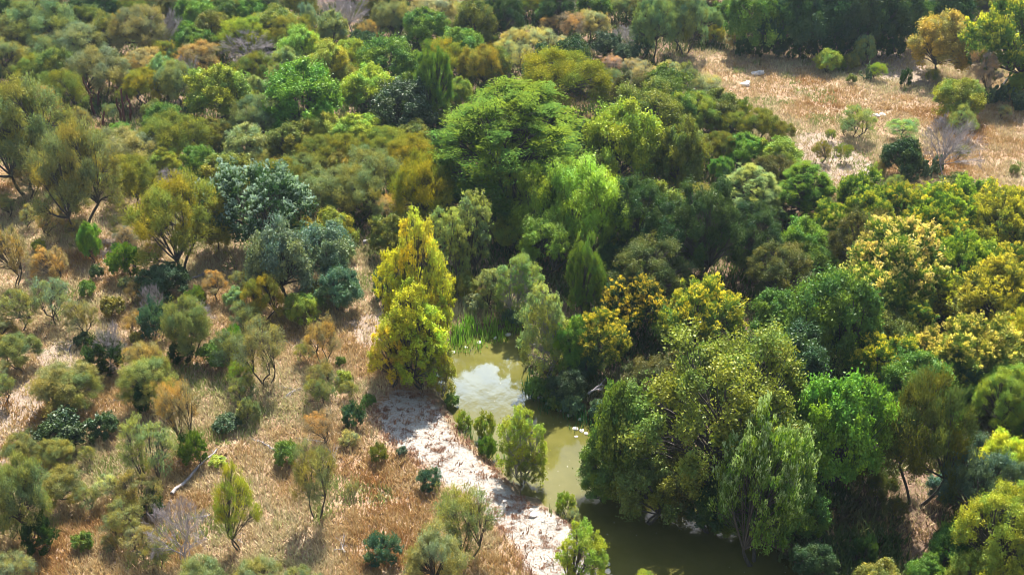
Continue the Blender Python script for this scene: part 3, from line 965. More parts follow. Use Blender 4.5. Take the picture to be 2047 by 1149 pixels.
for row, (kind, colk, px, top, base, w_, lab) in enumerate(TABLE):
    if kind[0] in 'RTFOSWCLV': w_ *= 1.10
    if kind[0] in 'Mm' and px < 900 and top > 400: w_ *= .92
    if kind[0] == 'M' and px < 950 and top < 380: w_ *= 1.12
    x, y, a, H = solve(kind, px, top, base, w_, 1.9 if lab else 1.7 if top < 0 and px > 1300 else 1)
    if x < -2 and kind[0] in 'Mm' and (y < 100 or row % 2): colk = {'og': 'so', 'gg': 'sg', 'ol': 'so'}.get(colk, colk)
    k = kind[0]; s = SPEC[k]
    if k in 'JK' and False: pass
    tm, cm = PROTO[k][rng.randrange(len(PROTO[k]))]
    nm, common, grp = NAME[k]
    if k == 'F' and colk == 'do' or k == 'R' and w_ < 40 and H < 4.5: pass
    root = link(nm, None)
    z = GY0(x, y)
    if z < -.72: z = -.72
    root.location = (x, y, z); root.rotation_euler = (0, 0, rng.random() * 6.283)
    sx = a / (s['W'] / 2) * .97; sz = H / s['H']
    root.scale = (sx, sx, sz); root.empty_display_size = .5
    t = link('trunk', tm, root); c = link('crown', cm, root)
    base_c = COL[colk][0]; j = [rng.uniform(.9, 1.1) for _ in range(3)]; g = rng.uniform(.9, 1.1)
    c.color = (*[min(v * g * q, 1) for v, q in zip(base_c, j)], 1)
    tp = TIPS.get(kind, TIPS['T1'])
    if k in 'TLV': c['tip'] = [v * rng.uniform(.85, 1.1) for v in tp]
    placed.append(dict(o=root, k=kind, col=colk, px=px, py=(top + (base or top + w_)) / 2, x=x, y=y, H=H, a=a, lab=lab, w=w_, common=common))
    tag(root, None, 'bush' if k in 'JK' else 'tree', grp)
# understorey and closing trees where the wood shows no gap
frng = random.Random(11)
WOODL = [gp(x, y) for x, y in [(-200,-30),(1500,-30),(1400,130),(1100,300),(900,620),(760,560),(700,480),(520,470),(300,400),(0,330),(-300,330)]]
CLEAR = [gp(x, y) for x, y in [(160,190),(330,230),(300,290),(160,280)]]
cand = []
yy = 62.0
while yy < 172:
    xx = -80.0
    while xx < 82:
        cand.append((xx + frng.uniform(-1.3, 1.3), yy + frng.uniform(-1.3, 1.3))); xx += 2.9
    yy += 2.9
cx = np.array([c[0] for c in cand]); cy = np.array([c[1] for c in cand])
inR = (sdist(FORESTR, cx, cy) < -1.0) & (cx > -cy * .02 - 2) & ~((sdist(WOODL, cx, cy) < 0)); inL = sdist(WOODL, cx, cy) < -1.0
okc = (inR | inL) & (sdist(CREEK, cx, cy) > 2.2) & (sdist(FIELD, cx, cy) > 5.0) & (sdist(CLEAR, cx, cy) > 0)
OPENF = [gp(x, y) for x, y in [(1790,940),(1900,940),(1880,1130),(1800,1140)]]
okc &= sdist(OPENF, cx, cy) > 0
nfill = 0; 
order = list(range(len(cand))); frng.shuffle(order)
for i in order:
    if not okc[i] or nfill >= NFILL: continue
    x, y = cand[i]; px, py, d = proj(x, y, 3)
    if not (-120 < px < 2170 and -60 < py < 1230): continue
    if any((x - q['x']) ** 2 + (y - q['y']) ** 2 < (q['a'] * .62 + 1.3) ** 2 for q in placed): continue
    left = bool(inL[i]) and px < 1150
    k, colk = frng.choice([('M', 'og'), ('M', 'ol'), ('M', 'gg'), ('R', 'og'), ('R', 'gr'), ('O', 'do')] if left and px < 700 else [('R', 'gr'), ('R', 'dg'), ('O', 'dg'), ('R', 'og'), ('F', 'dg'), ('F', 'do')])
    a = frng.uniform(1.7, 2.7); H = a * 2 * frng.uniform(.95, 1.25); s = SPEC[k]
    tm, cm = PROTO[k][frng.randrange(len(PROTO[k]))]; nm, common, grp = NAME[k]
    root = link(nm, None); root.location = (x, y, max(GY0(x, y), -.7)); root.rotation_euler = (0, 0, frng.random() * 6.283)
    root.scale = (a / (s['W'] / 2), a / (s['W'] / 2), H / s['H'])
    link('trunk', tm, root); c = link('crown', cm, root); g = frng.uniform(.8, 1.15)
    c.color = (*[v * g * frng.uniform(.92, 1.08) for v in COL[colk][0]], 1)
    q = proj(x, y, H * .6)
    placed.append(dict(o=root, k=k, col=colk, px=q[0], py=q[1], x=x, y=y, H=H, a=a, lab='', w=2 * a * FPX / d, common=common))
    tag(root, None, 'tree', grp); nfill += 1
# seedlings, low scrub and bare sticks in loose thickets over the dry slope
for i in range(1500):
    if nfill >= NFILL + 12: break
    px, py = frng.uniform(0, 860), frng.uniform(430, 900); x, y = gp(px, py)
    if smooth_noise([x], [y], 77, 7)[0] < .48 or sdist(GRAVEL, [x], [y])[0] < .5 or sdist(CREEK, [x], [y])[0] < 2: continue
    if py > 900 and px > 550 and frng.random() < .8: continue
    if any((x - q['x']) ** 2 + (y - q['y']) ** 2 < (q['a'] * .55 + .5) ** 2 for q in placed): continue
    k, colk = frng.choice([('m', 'sg'), ('m', 'so'), ('m', 'tn'), ('m', 'pt'), ('K', 'dg'), ('K', 'gg'), ('J', 'gg'), ('J', 'bg'), ('B', 'gv'), ('B', 'tn'), ('m', 'gg')])
    a = frng.uniform(.5, 1.5) * (.7 if k == 'K' else 1); H = a * 2 * frng.uniform(.8, 1.3); s = SPEC[k]
    tm, cm = PROTO[k][frng.randrange(len(PROTO[k]))]; nm, common, grp = NAME[k]
    root = link(nm, None); root.location = (x, y, GY0(x, y)); root.rotation_euler = (0, 0, frng.random() * 6.283)
    root.scale = (a / (s['W'] / 2), a / (s['W'] / 2), H / s['H'])
    link('trunk', tm, root); c = link('crown', cm, root); g = frng.uniform(.8, 1.15); c.color = (*[v * g for v in COL[colk][0]], 1)
    q = proj(x, y, H * .6)
    placed.append(dict(o=root, k=k, col=colk, px=q[0], py=q[1], x=x, y=y, H=H, a=a, lab='', w=2 * a * FPX / q[2], common=common))
    tag(root, None, 'bush' if k in 'JK' else 'tree', grp); nfill += 1
print('fill', nfill, 'total', len(placed))
# labels: own label where the table gives one, otherwise the look plus the two landmarks it stands by
marks = [p for p in placed if p['lab']]

# ---------------------------------------------------------------- grass, reeds, leaf litter, gravel weeds (nobody could count them)
TX = np.array([p['x'] for p in placed]); TY = np.array([p['y'] for p in placed]); TA = np.array([p['a'] for p in placed])
def in_view(x, y, z=0, m=60):
    zz = z - HC; dep = y * CP - zz * SP; up = y * SP + zz * CP
    px = 1023.5 + FPX * x / dep; py = 574.5 - FPX * up / dep
    return (px > -m) & (px < 2047 + m) & (py > -m) & (py < 1149 + m)
def blades(x, y, per, h0, h1, wd, lean, rs, cols, colamt=.25, zoff=0.0, spread=.18):
    n = len(x); z = height(x, y) + zoff
    X = np.repeat(x, per) + rs.randn(n * per) * spread; Y = np.repeat(y, per) + rs.randn(n * per) * spread; Z = np.repeat(z, per) - .04
    h = np.repeat(rs.uniform(h0, h1, n), per) * rs.uniform(.6, 1.2, n * per)
    an = rs.rand(n * per) * 6.283; le = h * lean * rs.uniform(.2, 1.3, n * per)
    an2 = an + 1.57 + rs.randn(n * per) * .5; w2 = wd * rs.uniform(.6, 1.5, n * per) / 2
    b0 = np.stack([X - np.cos(an2) * w2, Y - np.sin(an2) * w2, Z], 1); b1 = np.stack([X + np.cos(an2) * w2, Y + np.sin(an2) * w2, Z], 1)
    tp = np.stack([X + np.cos(an) * le, Y + np.sin(an) * le, Z + h], 1)
    V = np.stack([b0, b1, tp], 1).reshape(-1, 3); F = np.arange(len(V)).reshape(-1, 3)
    c = np.repeat(cols, per, axis=0) * rs.uniform(1 - colamt, 1 + colamt, (n * per, 1)) * rs.uniform(.94, 1.06, (n * per, 3))
    return V, F, np.repeat(c, 3, axis=0)
def pick(pal, f):
    pal = np.array(pal); f = np.clip(f, 0, .9999) * (len(pal) - 1); i = f.astype(int); t = (f - i)[:, None]
    return pal[i] * (1 - t) + pal[i + 1] * t
rs = np.random.RandomState(3)
n = 380000
dist_y = 43 + (172 - 43) * rs.rand(n) ** 1.2; xs = (rs.rand(n) - .5) * 2 * (dist_y * .54 + 12)
ok = in_view(xs, dist_y, 0, 230); xs, ys = xs[ok], dist_y[ok]
dcr = sdist(CREEK, xs, ys); dg = sdist(GRAVEL, xs, ys); df = sdist(FORESTR, xs, ys)
dd = np.min([sdist(p, xs, ys) for p in DIRT], axis=0)
pr = np.where(dcr < .9, 0, np.where(dg < 0, .02, np.clip(.2 + dg * .4, .2, 1))); pr = pr * np.where(dd < 0, .35, 1) * np.where((df < -2) & (sdist(FIELD, xs, ys) > 2), .22, 1)
patch = smooth_noise(xs, ys, 1, 2.2); pr = pr * np.clip(.35 + 1.2 * patch, 0, 1)
ok = rs.rand(len(xs)) < pr; xs, ys, dg, dd = xs[ok], ys[ok], dg[ok], dd[ok]
f = .50 * smooth_noise(xs, ys, 2, 7) + .32 * smooth_noise(xs, ys, 4, 1.8) + .18 * rs.rand(len(xs))
PAL = [(.38, .215, .08), (.44, .29, .125), (.50, .365, .185), (.54, .43, .25), (.53, .45, .27), (.42, .38, .18)]
cols = pick(PAL, (f - .22) * 1.8)
gn = smooth_noise(xs, ys, 9, 3.0) > .80
cols[gn & (rs.rand(len(xs)) < .5)] = (.26, .30, .09)
wd = dg < .4; cols[wd] = pick([(.26, .13, .075), (.36, .21, .13), (.45, .32, .21)], rs.rand(wd.sum()))
V, F, c = blades(xs, ys, 6, .16, .52, .085, .75, rs, cols, .28, spread=.16)
tag(link('dry_grass', mesh_np('dry_grass', V, F, [BLADE], c)), 'orange and straw dry grass tufts over the open ground', 'grass', kind='stuff')
print('grass blades', len(F))
# litter and low green growth under the woods
n = 120000
ys = 46 + (175 - 46) * rs.rand(n) ** 1.3; xs = (rs.rand(n) - .5) * 2 * (ys * .5 + 12)
ok = in_view(xs, ys) ; xs, ys = xs[ok], ys[ok]
wood = (sdist(FORESTR, xs, ys) < -1) | (sdist(WOODL, xs, ys) < 0)
pr = np.where(wood & (sdist(FIELD, xs, ys) > .5) & (sdist(CREEK, xs, ys) > .3) & (sdist(OPENF, xs, ys) > 0), .75, 0.0) * np.clip(.2 + 1.3 * smooth_noise(xs, ys, 21, 3), 0, 1)
ok = rs.rand(len(xs)) < pr; xs, ys = xs[ok], ys[ok]
cols = pick([(.05, .08, .02), (.08, .12, .03), (.13, .15, .05), (.16, .12, .06)], smooth_noise(xs, ys, 22, 2.5))
V, F, c = blades(xs, ys, 5, .3, .95, .20, .9, rs, cols, .3, spread=.30)
tag(link('undergrowth', mesh_np('undergrowth', V, F, [BLADE], c)), 'dark green weedy undergrowth on the wood floor', 'undergrowth', kind='stuff')
# reed beds
def bed(poly, per_m2, h0, h1, pal, wd, rs):
    P = np.array(poly); lo, hi = P.min(0), P.max(0); n = int((hi - lo).prod() * per_m2)
    x = rs.uniform(lo[0], hi[0], n); y = rs.uniform(lo[1], hi[1], n); s = sdist(poly, x, y) + (smooth_noise(x, y, 5, .9) - .5) * 1.2 < 0
    x, y = x[s], y[s]
    return blades(x, y, 5, h0, h1, wd, .28, rs, pick(pal, .6 * smooth_noise(x, y, 31, 1.5) + .4 * rs.rand(len(x))), .2, spread=.12)
GREEN = [(.11, .28, .02), (.18, .38, .03), (.26, .42, .05), (.40, .36, .16)]
REED1 = [gp(x, y) for x, y in [(893,690),(900,655),(930,640),(1040,632),(1050,655),(1000,668),(950,682),(920,697)]]
REED2 = [gp(x, y) for x, y in [(1055,740),(1090,770),(1140,800),(1195,825),(1200,850),(1140,838),(1090,815),(1060,785),(1040,750)]]
parts = [bed(REED1, 16, .7, 1.5, GREEN, .10, rs), bed(REED2, 8, .9, 1.8, [(.03, .11, .03), (.06, .18, .05)], .10, rs),
         bed([gp(x, y) for x, y in [(900,790),(925,800),(990,870),(1010,905),(985,900),(925,850)]], 6, .6, 1.4, [(.10, .24, .03), (.20, .34, .06)], .08, rs),
         bed([gp(x, y) for x, y in [(1100,995),(1150,1025),(1200,1070),(1195,1085),(1140,1045),(1095,1012)]], 5, .5, 1.2, [(.16, .22, .06), (.34, .32, .13)], .07, rs)]
V = np.concatenate([p[0] for p in parts]); F = np.arange(len(V)).reshape(-1, 3); c = np.concatenate([p[2] for p in parts])
tag(link('reeds', mesh_np('reeds', V, F, [BLADE], c)), 'bright green reeds and sedge along the creek margin', 'reeds', kind='stuff')
# pale seed-head scrub behind the reeds
SCRUB = [gp(x, y) for x, y in [(900,640),(915,590),(960,570),(1010,590),(1030,625),(960,640)]]
V, F, c = bed(SCRUB, 7, .7, 1.6, [(.20, .26, .06), (.40, .38, .20), (.50, .45, .32)], .07, rs)
tag(link('tall_grass', mesh_np('tall_grass', V, F, [BLADE], c)), 'pale green seeding grass behind the reed bed', 'grass', kind='stuff')
# brown weeds on the gravel
P = np.array(GRAVEL); n = 3300; x = rs.uniform(P[:, 0].min(), P[:, 0].max(), n); y = rs.uniform(P[:, 1].min(), P[:, 1].max(), n)
g = (sdist(GRAVEL, x, y) < .6) & (sdist(CREEK, x, y) > 1.0) & (smooth_noise(x, y, 41, 1.6) + .25 * rs.rand(n) > .66 - .25 * np.clip((75 - y) / 15, 0, 1)) ; x, y = x[g], y[g]
V, F, c = blades(x, y, 26, .06, .19, .06, 1.1, rs, pick([(.22, .11, .07), (.34, .19, .12), (.44, .30, .20)], rs.rand(len(x))), .25, spread=.095)
tag(link('gravel_weeds', mesh_np('gravel_weeds', V, F, [BLADE], c)), 'low brown dried weeds dotted over the white gravel', 'weeds', kind='stuff')
# fallen leaves and foam afloat
P = np.array(CREEK); n = 1500; x = rs.uniform(-12, 28, n); y = rs.uniform(50, 112, n); g = (sdist(CREEK, x, y) < -.2) & (smooth_noise(x, y, 51, 2.5) > .35); x, y = x[g], y[g]; n = len(x)
an = rs.rand(n) * 6.28; sz = rs.uniform(.02, .06, n)
C = np.stack([x, y, np.full(n, -.692)], 1); D = np.stack([np.cos(an), np.sin(an), 0 * an], 1); Sd = np.stack([-np.sin(an), np.cos(an), 0 * an], 1)
V, F = rhombs(C, D, Sd, sz * 2, sz)
c = np.repeat(pick([(.45, .42, .25), (.7, .68, .6)], rs.rand(n)), 4, axis=0)
tag(link('floating_leaves', mesh_np('floating_leaves', V, F, [BLADE], c)), 'specks of fallen leaves floating on the creek', 'leaves', kind='stuff')

# ---------------------------------------------------------------- stones, logs, snags, prickly pear
def stone_material(name, c1, c2):
    m, nt = mat(name); tc = N(nt, 'ShaderNodeTexCoord'); f = noise(nt, tc.outputs['Object'], 3, 5, .65)
    p = N(nt, 'ShaderNodeBsdfPrincipled'); p.inputs['Roughness'].default_value = .9
    nt.links.new(ramp(nt, f, [(.35, c1), (.65, c2)]), p.inputs['Base Color'])
    o = N(nt, 'ShaderNodeOutputMaterial'); nt.links.new(p.outputs[0], o.inputs['Surface']); return m
STONE = stone_material('limestone', (.34, .29, .25), (.66, .62, .57))
def rock_mesh(seed):
    rr = np.random.RandomState(seed); th = np.linspace(0, math.pi, 8)[1:-1]; ph = np.arange(11) * 2 * math.pi / 11
    T, Pp = np.meshgrid(th, ph, indexing='ij'); D = np.stack([np.sin(T) * np.cos(Pp), np.sin(T) * np.sin(Pp), np.cos(T)], -1).reshape(-1, 3)
    D = np.concatenate([D, [[0, 0, 1], [0, 0, -1]]]); ns = 6
    pl = nrm(rr.randn(9, 3)); r = np.ones(len(D))
    for q in pl: r = np.minimum(r, .72 / np.maximum(D @ q, .05))
    r = r * rr.uniform(.93, 1.05, len(D)); V = D * r[:, None] * np.array([.5, .38, .22]) + np.array([0, 0, .08])
    Fq = [[i * 11 + j, (i + 1) * 11 + j, (i + 1) * 11 + (j + 1) % 11, i * 11 + (j + 1) % 11] for i in range(ns - 1) for j in range(11)]
    me = bpy.data.meshes.new('rock'); Ft = [[66, j, (j + 1) % 11] for j in range(11)] + [[67, 55 + (j + 1) % 11, 55 + j] for j in range(11)]
    me.from_pydata(V.tolist(), [], Fq + Ft); me.materials.append(STONE); return me
ROCKS = [rock_mesh(i) for i in range(5)]
rock_rng = random.Random(8)
ROCKPX = [(1150,852,.5,'bank'),(1163,856,.45,'bank'),(1172,862,.4,'bank'),(1186,874,.5,'bank'),(1178,884,.35,'bank'),(1152,868,.35,'bank'),(1068,775,.5,'bend'),(1080,790,.55,'bend'),(1095,802,.5,'bend'),
 (1117,815,.45,'bend'),(1138,826,.5,'bend'),(1160,834,.45,'bend'),(905,700,.45,'reed'),(930,690,.4,'reed'),(958,681,.5,'reed'),(990,672,.45,'reed'),(1016,665,.5,'reed'),
 (1200,1085,.6,'edge'),(1207,1098,.5,'edge'),(1212,1110,.55,'edge'),(1216,1124,.5,'edge'),(1219,1136,.6,'edge'),(1222,1146,.6,'edge'),(1205,1118,.4,'edge'),(1195,1075,.4,'edge'),
 (1488,172,.9,'field'),(1494,168,.7,'field'),(1510,152,.8,'field'),(1520,150,.9,'field'),(1430,165,.5,'field3'),(1752,232,.8,'field2'),(1764,230,.7,'field2'),(1740,234,.6,'field2'),
 (1065,1030,.6,'gravel'),(1062,1018,.3,'gravel'),(1085,1040,.35,'gravel'),(1010,1000,.3,'gravel')]
RT = {'bank': ('flat pale stone at the far water edge below the leaning green tree', 'stones at the far water edge'), 'bend': ('pale stone under the dark reeds of the creek bend', 'stones under the dark reeds'),
      'reed': ('pale stone at the foot of the bright reed bed', 'stones at the foot of the reeds'), 'edge': ('white stone where the gravel meets the creek beside the yellow green sycamore', 'white stones on the gravel edge'),
      'field': ('white limestone rock on the open far side of the dry field', 'white rocks on the open field'), 'field2': ('white limestone rock behind the airy mid field mesquite', 'white rocks behind the field mesquite'), 'field3': ('small lone pale rock where the dry field meets the wood', None), 'gravel': ('pale boulder lying on the white gravel bar', 'boulders on the gravel bar')}
for (px, py, sz, g) in ROCKPX:
    x, y = gp(px, py, -.5 if g in ('bank', 'bend', 'reed') else 0); o = link('rock', rock_rng.choice(ROCKS)); z = GY0(x, y)
    o.location = (x, y, max(z, -.72)); o.rotation_euler = (0, 0, rock_rng.random() * 6.28); k = sz * (1.05 if 'field' not in g else 1.5); o.scale = (k, k, k * rock_rng.uniform(.7, 1.3))
    tag(o, RT[g][0], 'rock', RT[g][1])
def branchy(name, p0, p1, r0, r1, nb, seed, material, blen=.35, rise=.25):
    """a bent tapering log with broken side branches"""
    rr = np.random.RandomState(seed); p0 = np.array(p0, float); p1 = np.array(p1, float); L_ = np.linalg.norm(p1 - p0)
    t = np.linspace(0, 1, 10)[:, None]; Pm = p0 + (p1 - p0) * t + np.cumsum(rr.randn(10, 3) * np.array([.02, .02, .008]) * L_, 0)
    Rd = r0 + (r1 - r0) * t[:, 0]; v, f = tubes(Pm[None], Rd[None], 8); Vs, Fs, off = [v], [f], len(v)
    log = mesh_np(name + '_stem', v, f, [material], smooth=True)
    bs = []
    for i in range(nb):
        k = rr.randint(3, 9); d = nrm(nrm(rr.randn(3)) * np.array([1, 1, .3]) + np.array([0, 0, rise]) + .5 * nrm(p1 - p0)); ln = L_ * blen * rr.uniform(.5, 1.2)
        tt = np.linspace(0, 1, 6)[:, None]; B = Pm[k] + d * ln * tt + np.cumsum(rr.randn(6, 3) * .03 * ln, 0); B[:, 2] = np.maximum(B[:, 2], .03)
        bs.append((B, Rd[k] * .55 * np.linspace(1, .25, 6)))
        for _ in range(2):
            d2 = nrm(d + rr.randn(3) * .6); B2 = B[3] + d2 * ln * .45 * tt; B2[:, 2] = np.maximum(B2[:, 2], .03); bs.append((B2, Rd[k] * .28 * np.linspace(1, .3, 6)))
    v, f = tubes(np.array([b[0] for b in bs]), np.array([b[1] for b in bs]), 5)
    return log, mesh_np(name + '_limbs', v, f, [material], smooth=True)
def log_thing(name, px0, px1, r0, r1, nb, seed, label, cat='log', z0=.15, z1=.15, m=None, **kw):
    a = gp(*px0); b_ = gp(*px1); za, zb = GY0(*a), GY0(*b_); root = link(name, None); root.location = (a[0], a[1], za)
    l, s = branchy(name, (0, 0, z0), (b_[0] - a[0], b_[1] - a[1], zb - za + z1), r0, r1, nb, seed, m or BARK_GREY, **kw)
    link('stem', l, root); link('limbs', s, root); tag(root, label, cat)
log_thing('fallen_log', (340, 990), (430, 908), .13, .05, 3, 1, 'long grey fallen log lying in the orange grass beside the round light grey green mesquite', z0=.3, z1=.5, blen=.12)
log_thing('fallen_log', (728, 500), (765, 494), .2, .12, 2, 2, 'short pale fallen log in the gap under the golden green dome', z0=.8, z1=1.3, blen=.2)
log_thing('fallen_branch', (555, 905), (515, 880), .09, .03, 5, 3, 'dead brown branch with forked twigs lying beside the round blue green bush', 'branch', blen=.5)
log_thing('fallen_branch', (690, 1110), (678, 1085), .08, .03, 5, 4, 'pale dead branch in the orange grass beside the dark grey bush near the lower edge', 'branch', blen=.6)
log_thing('fallen_branch', (1175, 800), (1205, 795), .10, .04, 6, 5, 'whitish dead branch hanging at the far creek bank above the dark reeds', 'branch', blen=.5, z0=.6, z1=1.2)
log_thing('driftwood', (880, 830), (872, 842), .06, .03, 4, 6, 'dark twisted driftwood on the mud at the gravel edge', 'driftwood', blen=.6)
log_thing('fallen_branch', (380, 560), (420, 545), .12, .05, 5, 7, 'dark reddish fallen branch in the shade below the tall ochre mesquite', 'branch', blen=.4)
for i in range(14):
    px, py = rock_rng.uniform(60, 700), rock_rng.uniform(600, 1120); an = rock_rng.random() * 6.28; ln = rock_rng.uniform(1.2, 2.6)
    a = gp(px, py); z = GY0(*a); root = link('fallen_branch', None); root.location = (a[0], a[1], z)
    l, s = branchy('fallen_branch', (0, 0, .06), (math.cos(an) * ln, math.sin(an) * ln, .12), .055, .02, 5, 60 + i, BARK_GREY, .5, .15)
    link('stem', l, root); link('limbs', s, root); tag(root, 'small grey dead branch lying among the shrubs in the orange grass', 'branch', 'small dead branches in the grass')
BURNT = bark_material('burnt_bark', (.06, .022, .016), (.16, .055, .04))
for i, (px, py, hh) in enumerate([(180, 205, 3.4), (190, 228, 4.2), (197, 214, 3.6), (242, 240, 2.6), (251, 246, 4.0), (261, 243, 3.0), (205, 262, 2.2)]):
    x, y = gp(px, py); root = link('dead_trunk', None); root.location = (x, y, GY0(x, y)); rr = random.Random(i)
    l, s = branchy('dead_trunk', (0, 0, -.2), (rr.uniform(-.5, .5), rr.uniform(-.5, .5), hh), .17, .09, 2, 20 + i, BURNT, .25, .8)
    link('stem', l, root); link('limbs', s, root)
    tag(root, 'short reddish black dead trunk in the lower end of the orange clearing' if i == 6 else ('reddish black dead trunk standing beside the grey green mesquite in the orange clearing' if i < 3 else 'reddish black dead trunk between the slim mesquite and the ochre topped mesquite'),
        'dead tree', None if i == 6 else ('dead trunks at the clearing' if i < 3 else 'dead trunks by the slim mesquite'))
# prickly pear clumps
CACT = stone_material('cactus_pad', (.05, .09, .035), (.12, .17, .06))
def pear_mesh(seed):
    rr = np.random.RandomState(seed); Vs, Fs, off = [], [], 0
    th = np.arange(10) * 2 * math.pi / 10
    def pad(c, ax, nrm_, up, h, w_):
        nonlocal off
        ring = lambda k, t: c + up * h * .5 + (np.cos(th)[:, None] * ax * w_ * .5 + np.sin(th)[:, None] * up * h * .5) * k + nrm_ * t
        v = np.concatenate([ring(.72, .035), ring(1, 0), ring(.72, -.035), [c + up * h * .5 + nrm_ * .045], [c + up * h * .5 - nrm_ * .045]])
        for a_, b_ in ((0, 10), (10, 20)):
            for j in range(10): Fs.append([off + a_ + j, off + a_ + (j + 1) % 10, off + b_ + (j + 1) % 10, off + b_ + j])
        for j in range(10): Fs.append([off + 30, off + j, off + (j + 1) % 10][::-1]); Fs.append([off + 31, off + 20 + (j + 1) % 10, off + 20 + j][::-1])
        Vs.append(v); off += len(v); return c + up * h
    for i in range(13):
        c = np.array([rr.randn() * .16, rr.randn() * .16, 0.]); an = rr.rand() * 6.28
        for lev in range(rr.randint(2, 5)):
            ax = np.array([math.cos(an), math.sin(an), 0]); nn = np.array([-ax[1], ax[0], 0]); up = nrm(np.array([0, 0, 1.]) + ax * rr.randn() * .45 + nn * rr.randn() * .3)
            c = pad(c, ax, nn, up, rr.uniform(.30, .42), rr.uniform(.22, .32)); an += rr.randn() * .9
    me = bpy.data.meshes.new('pads'); me.from_pydata(np.concatenate(Vs).tolist(), [], Fs); me.materials.append(CACT); return me
PEAR = [pear_mesh(i) for i in range(3)]
for i, (px, py) in enumerate([(1978, 205), (1992, 200), (2008, 203), (2030, 212), (2040, 220), (1735, 160), (1850, 352), (1830, 345), (1868, 345), (1812, 362), (1810, 355)]):
    x, y = gp(px, py); o = link('prickly_pear', PEAR[i % 3]); o.location = (x, y, GY0(x, y) - .03); o.rotation_euler = (0, 0, i * 1.3); o.scale = (1.5,) * 3
    g = 0 if i < 5 else 1 if i == 5 else 2
    tag(o, ['prickly pear clump beside the dried pinkish tan tree', 'prickly pear clump in the field near the low pale mesquite', 'prickly pear clump under the violet grey leafless shrub'][g], 'cactus', [None, None, None][g] or ['prickly pears by the tan tree', None, 'prickly pears under the leafless shrub'][g])

# ---------------------------------------------------------------- the woods carry on past the picture's edges
wr = random.Random(4); acc = {}
def leaf_arrays(me, step):
    nq = len(me.polygons); co = np.empty(len(me.vertices) * 3, np.float32); me.vertices.foreach_get('co', co); Q = co.reshape(-1, 4, 3)
    at = me.color_attributes['var']; cc_ = np.empty(len(me.vertices) * 4, np.float32); at.data.foreach_get('color', cc_); cc_ = cc_.reshape(-1, 4, 4)
    Q = Q[::step]; m_ = Q.mean(1, keepdims=True); return m_ + (Q - m_) * math.sqrt(step) * .95, cc_[::step]
LA = {k: leaf_arrays(PROTO[k][0][1], 4) for k in 'MRTFm'}
yy = 40.0
while yy < 205:
    xx = -115.0
    while xx < 115:
        x, y = xx + wr.uniform(-1.5, 1.5), yy + wr.uniform(-1.5, 1.5); xx += 4.6
        px, py, d = proj(x, y, 0); a = wr.uniform(2.2, 4.0); m_ = a * FPX / d
        top_y = proj(x, y, a * 2)[1]
        if -m_ * 1.4 - 20 < px < 2047 + m_ * 1.4 + 20 and py > -25 and top_y < 1260: continue
        if sdist(CREEK, [x], [y])[0] < 2.5 or sdist(GRAVEL, [x], [y])[0] < 1: continue
        left = px < 1000
        if left and py > 450 and wr.random() < .55: continue
        k, g, colk = wr.choice([('M', 'm', 'og'), ('m', 'm', 'sg'), ('M', 'm', 'so')] if left else [('R', 'r', 'gr'), ('T', 't', 'gr'), ('F', 'r', 'gr'), ('R', 'o', 'og')])
        Q, cc_ = LA[k]; s = SPEC[k]; an = wr.random() * 6.28; c_, s_ = math.cos(an), math.sin(an); sx = a / (s['W'] / 2); sz = a * 2 * wr.uniform(.9, 1.2) / s['H']
        P = Q * np.array([sx, sx, sz]); P = np.stack([P[..., 0] * c_ - P[..., 1] * s_ + x, P[..., 0] * s_ + P[..., 1] * c_ + y, P[..., 2]], -1)
        acc.setdefault(g + colk, []).append((P.reshape(-1, 3), cc_.reshape(-1, 4)))
    yy += 4.6
for key, lst in acc.items():
    V = np.concatenate([q[0] for q in lst]); c = np.concatenate([q[1] for q in lst])
    o = link('woods', mesh_np('woods', V, np.arange(len(V)).reshape(-1, 4), [LEAF], c)); o.color = (*COL[key[1:]][0], 1); o['tip'] = [.45, .42, .06]
    tag(o, COL[key[1:]][1] + ' woods carrying on past the photographed ground', 'woods', kind='stuff')
# ---------------------------------------------------------------- air
V = np.array([(x, y, z) for z in (-3, 56) for x, y in ((-2600, -450), (2600, -450), (2600, 4100), (-2600, 4100))], float)
F = np.array([(0, 3, 2, 1), (4, 5, 6, 7), (0, 1, 5, 4), (1, 2, 6, 5), (2, 3, 7, 6), (3, 0, 4, 7)])
hm, nt = mat('haze'); v = N(nt, 'ShaderNodeVolumePrincipled'); v.inputs['Color'].default_value = (.66, .84, 1.0, 1); v.inputs['Density'].default_value = HAZE
v.inputs['Anisotropy'].default_value = .3
o_ = N(nt, 'ShaderNodeOutputMaterial'); nt.links.new(v.outputs[0], o_.inputs['Volume'])
tag(link('haze', mesh_np('haze', V, F, [hm])), 'thin bluish summer haze over the whole valley', 'haze', kind='stuff')

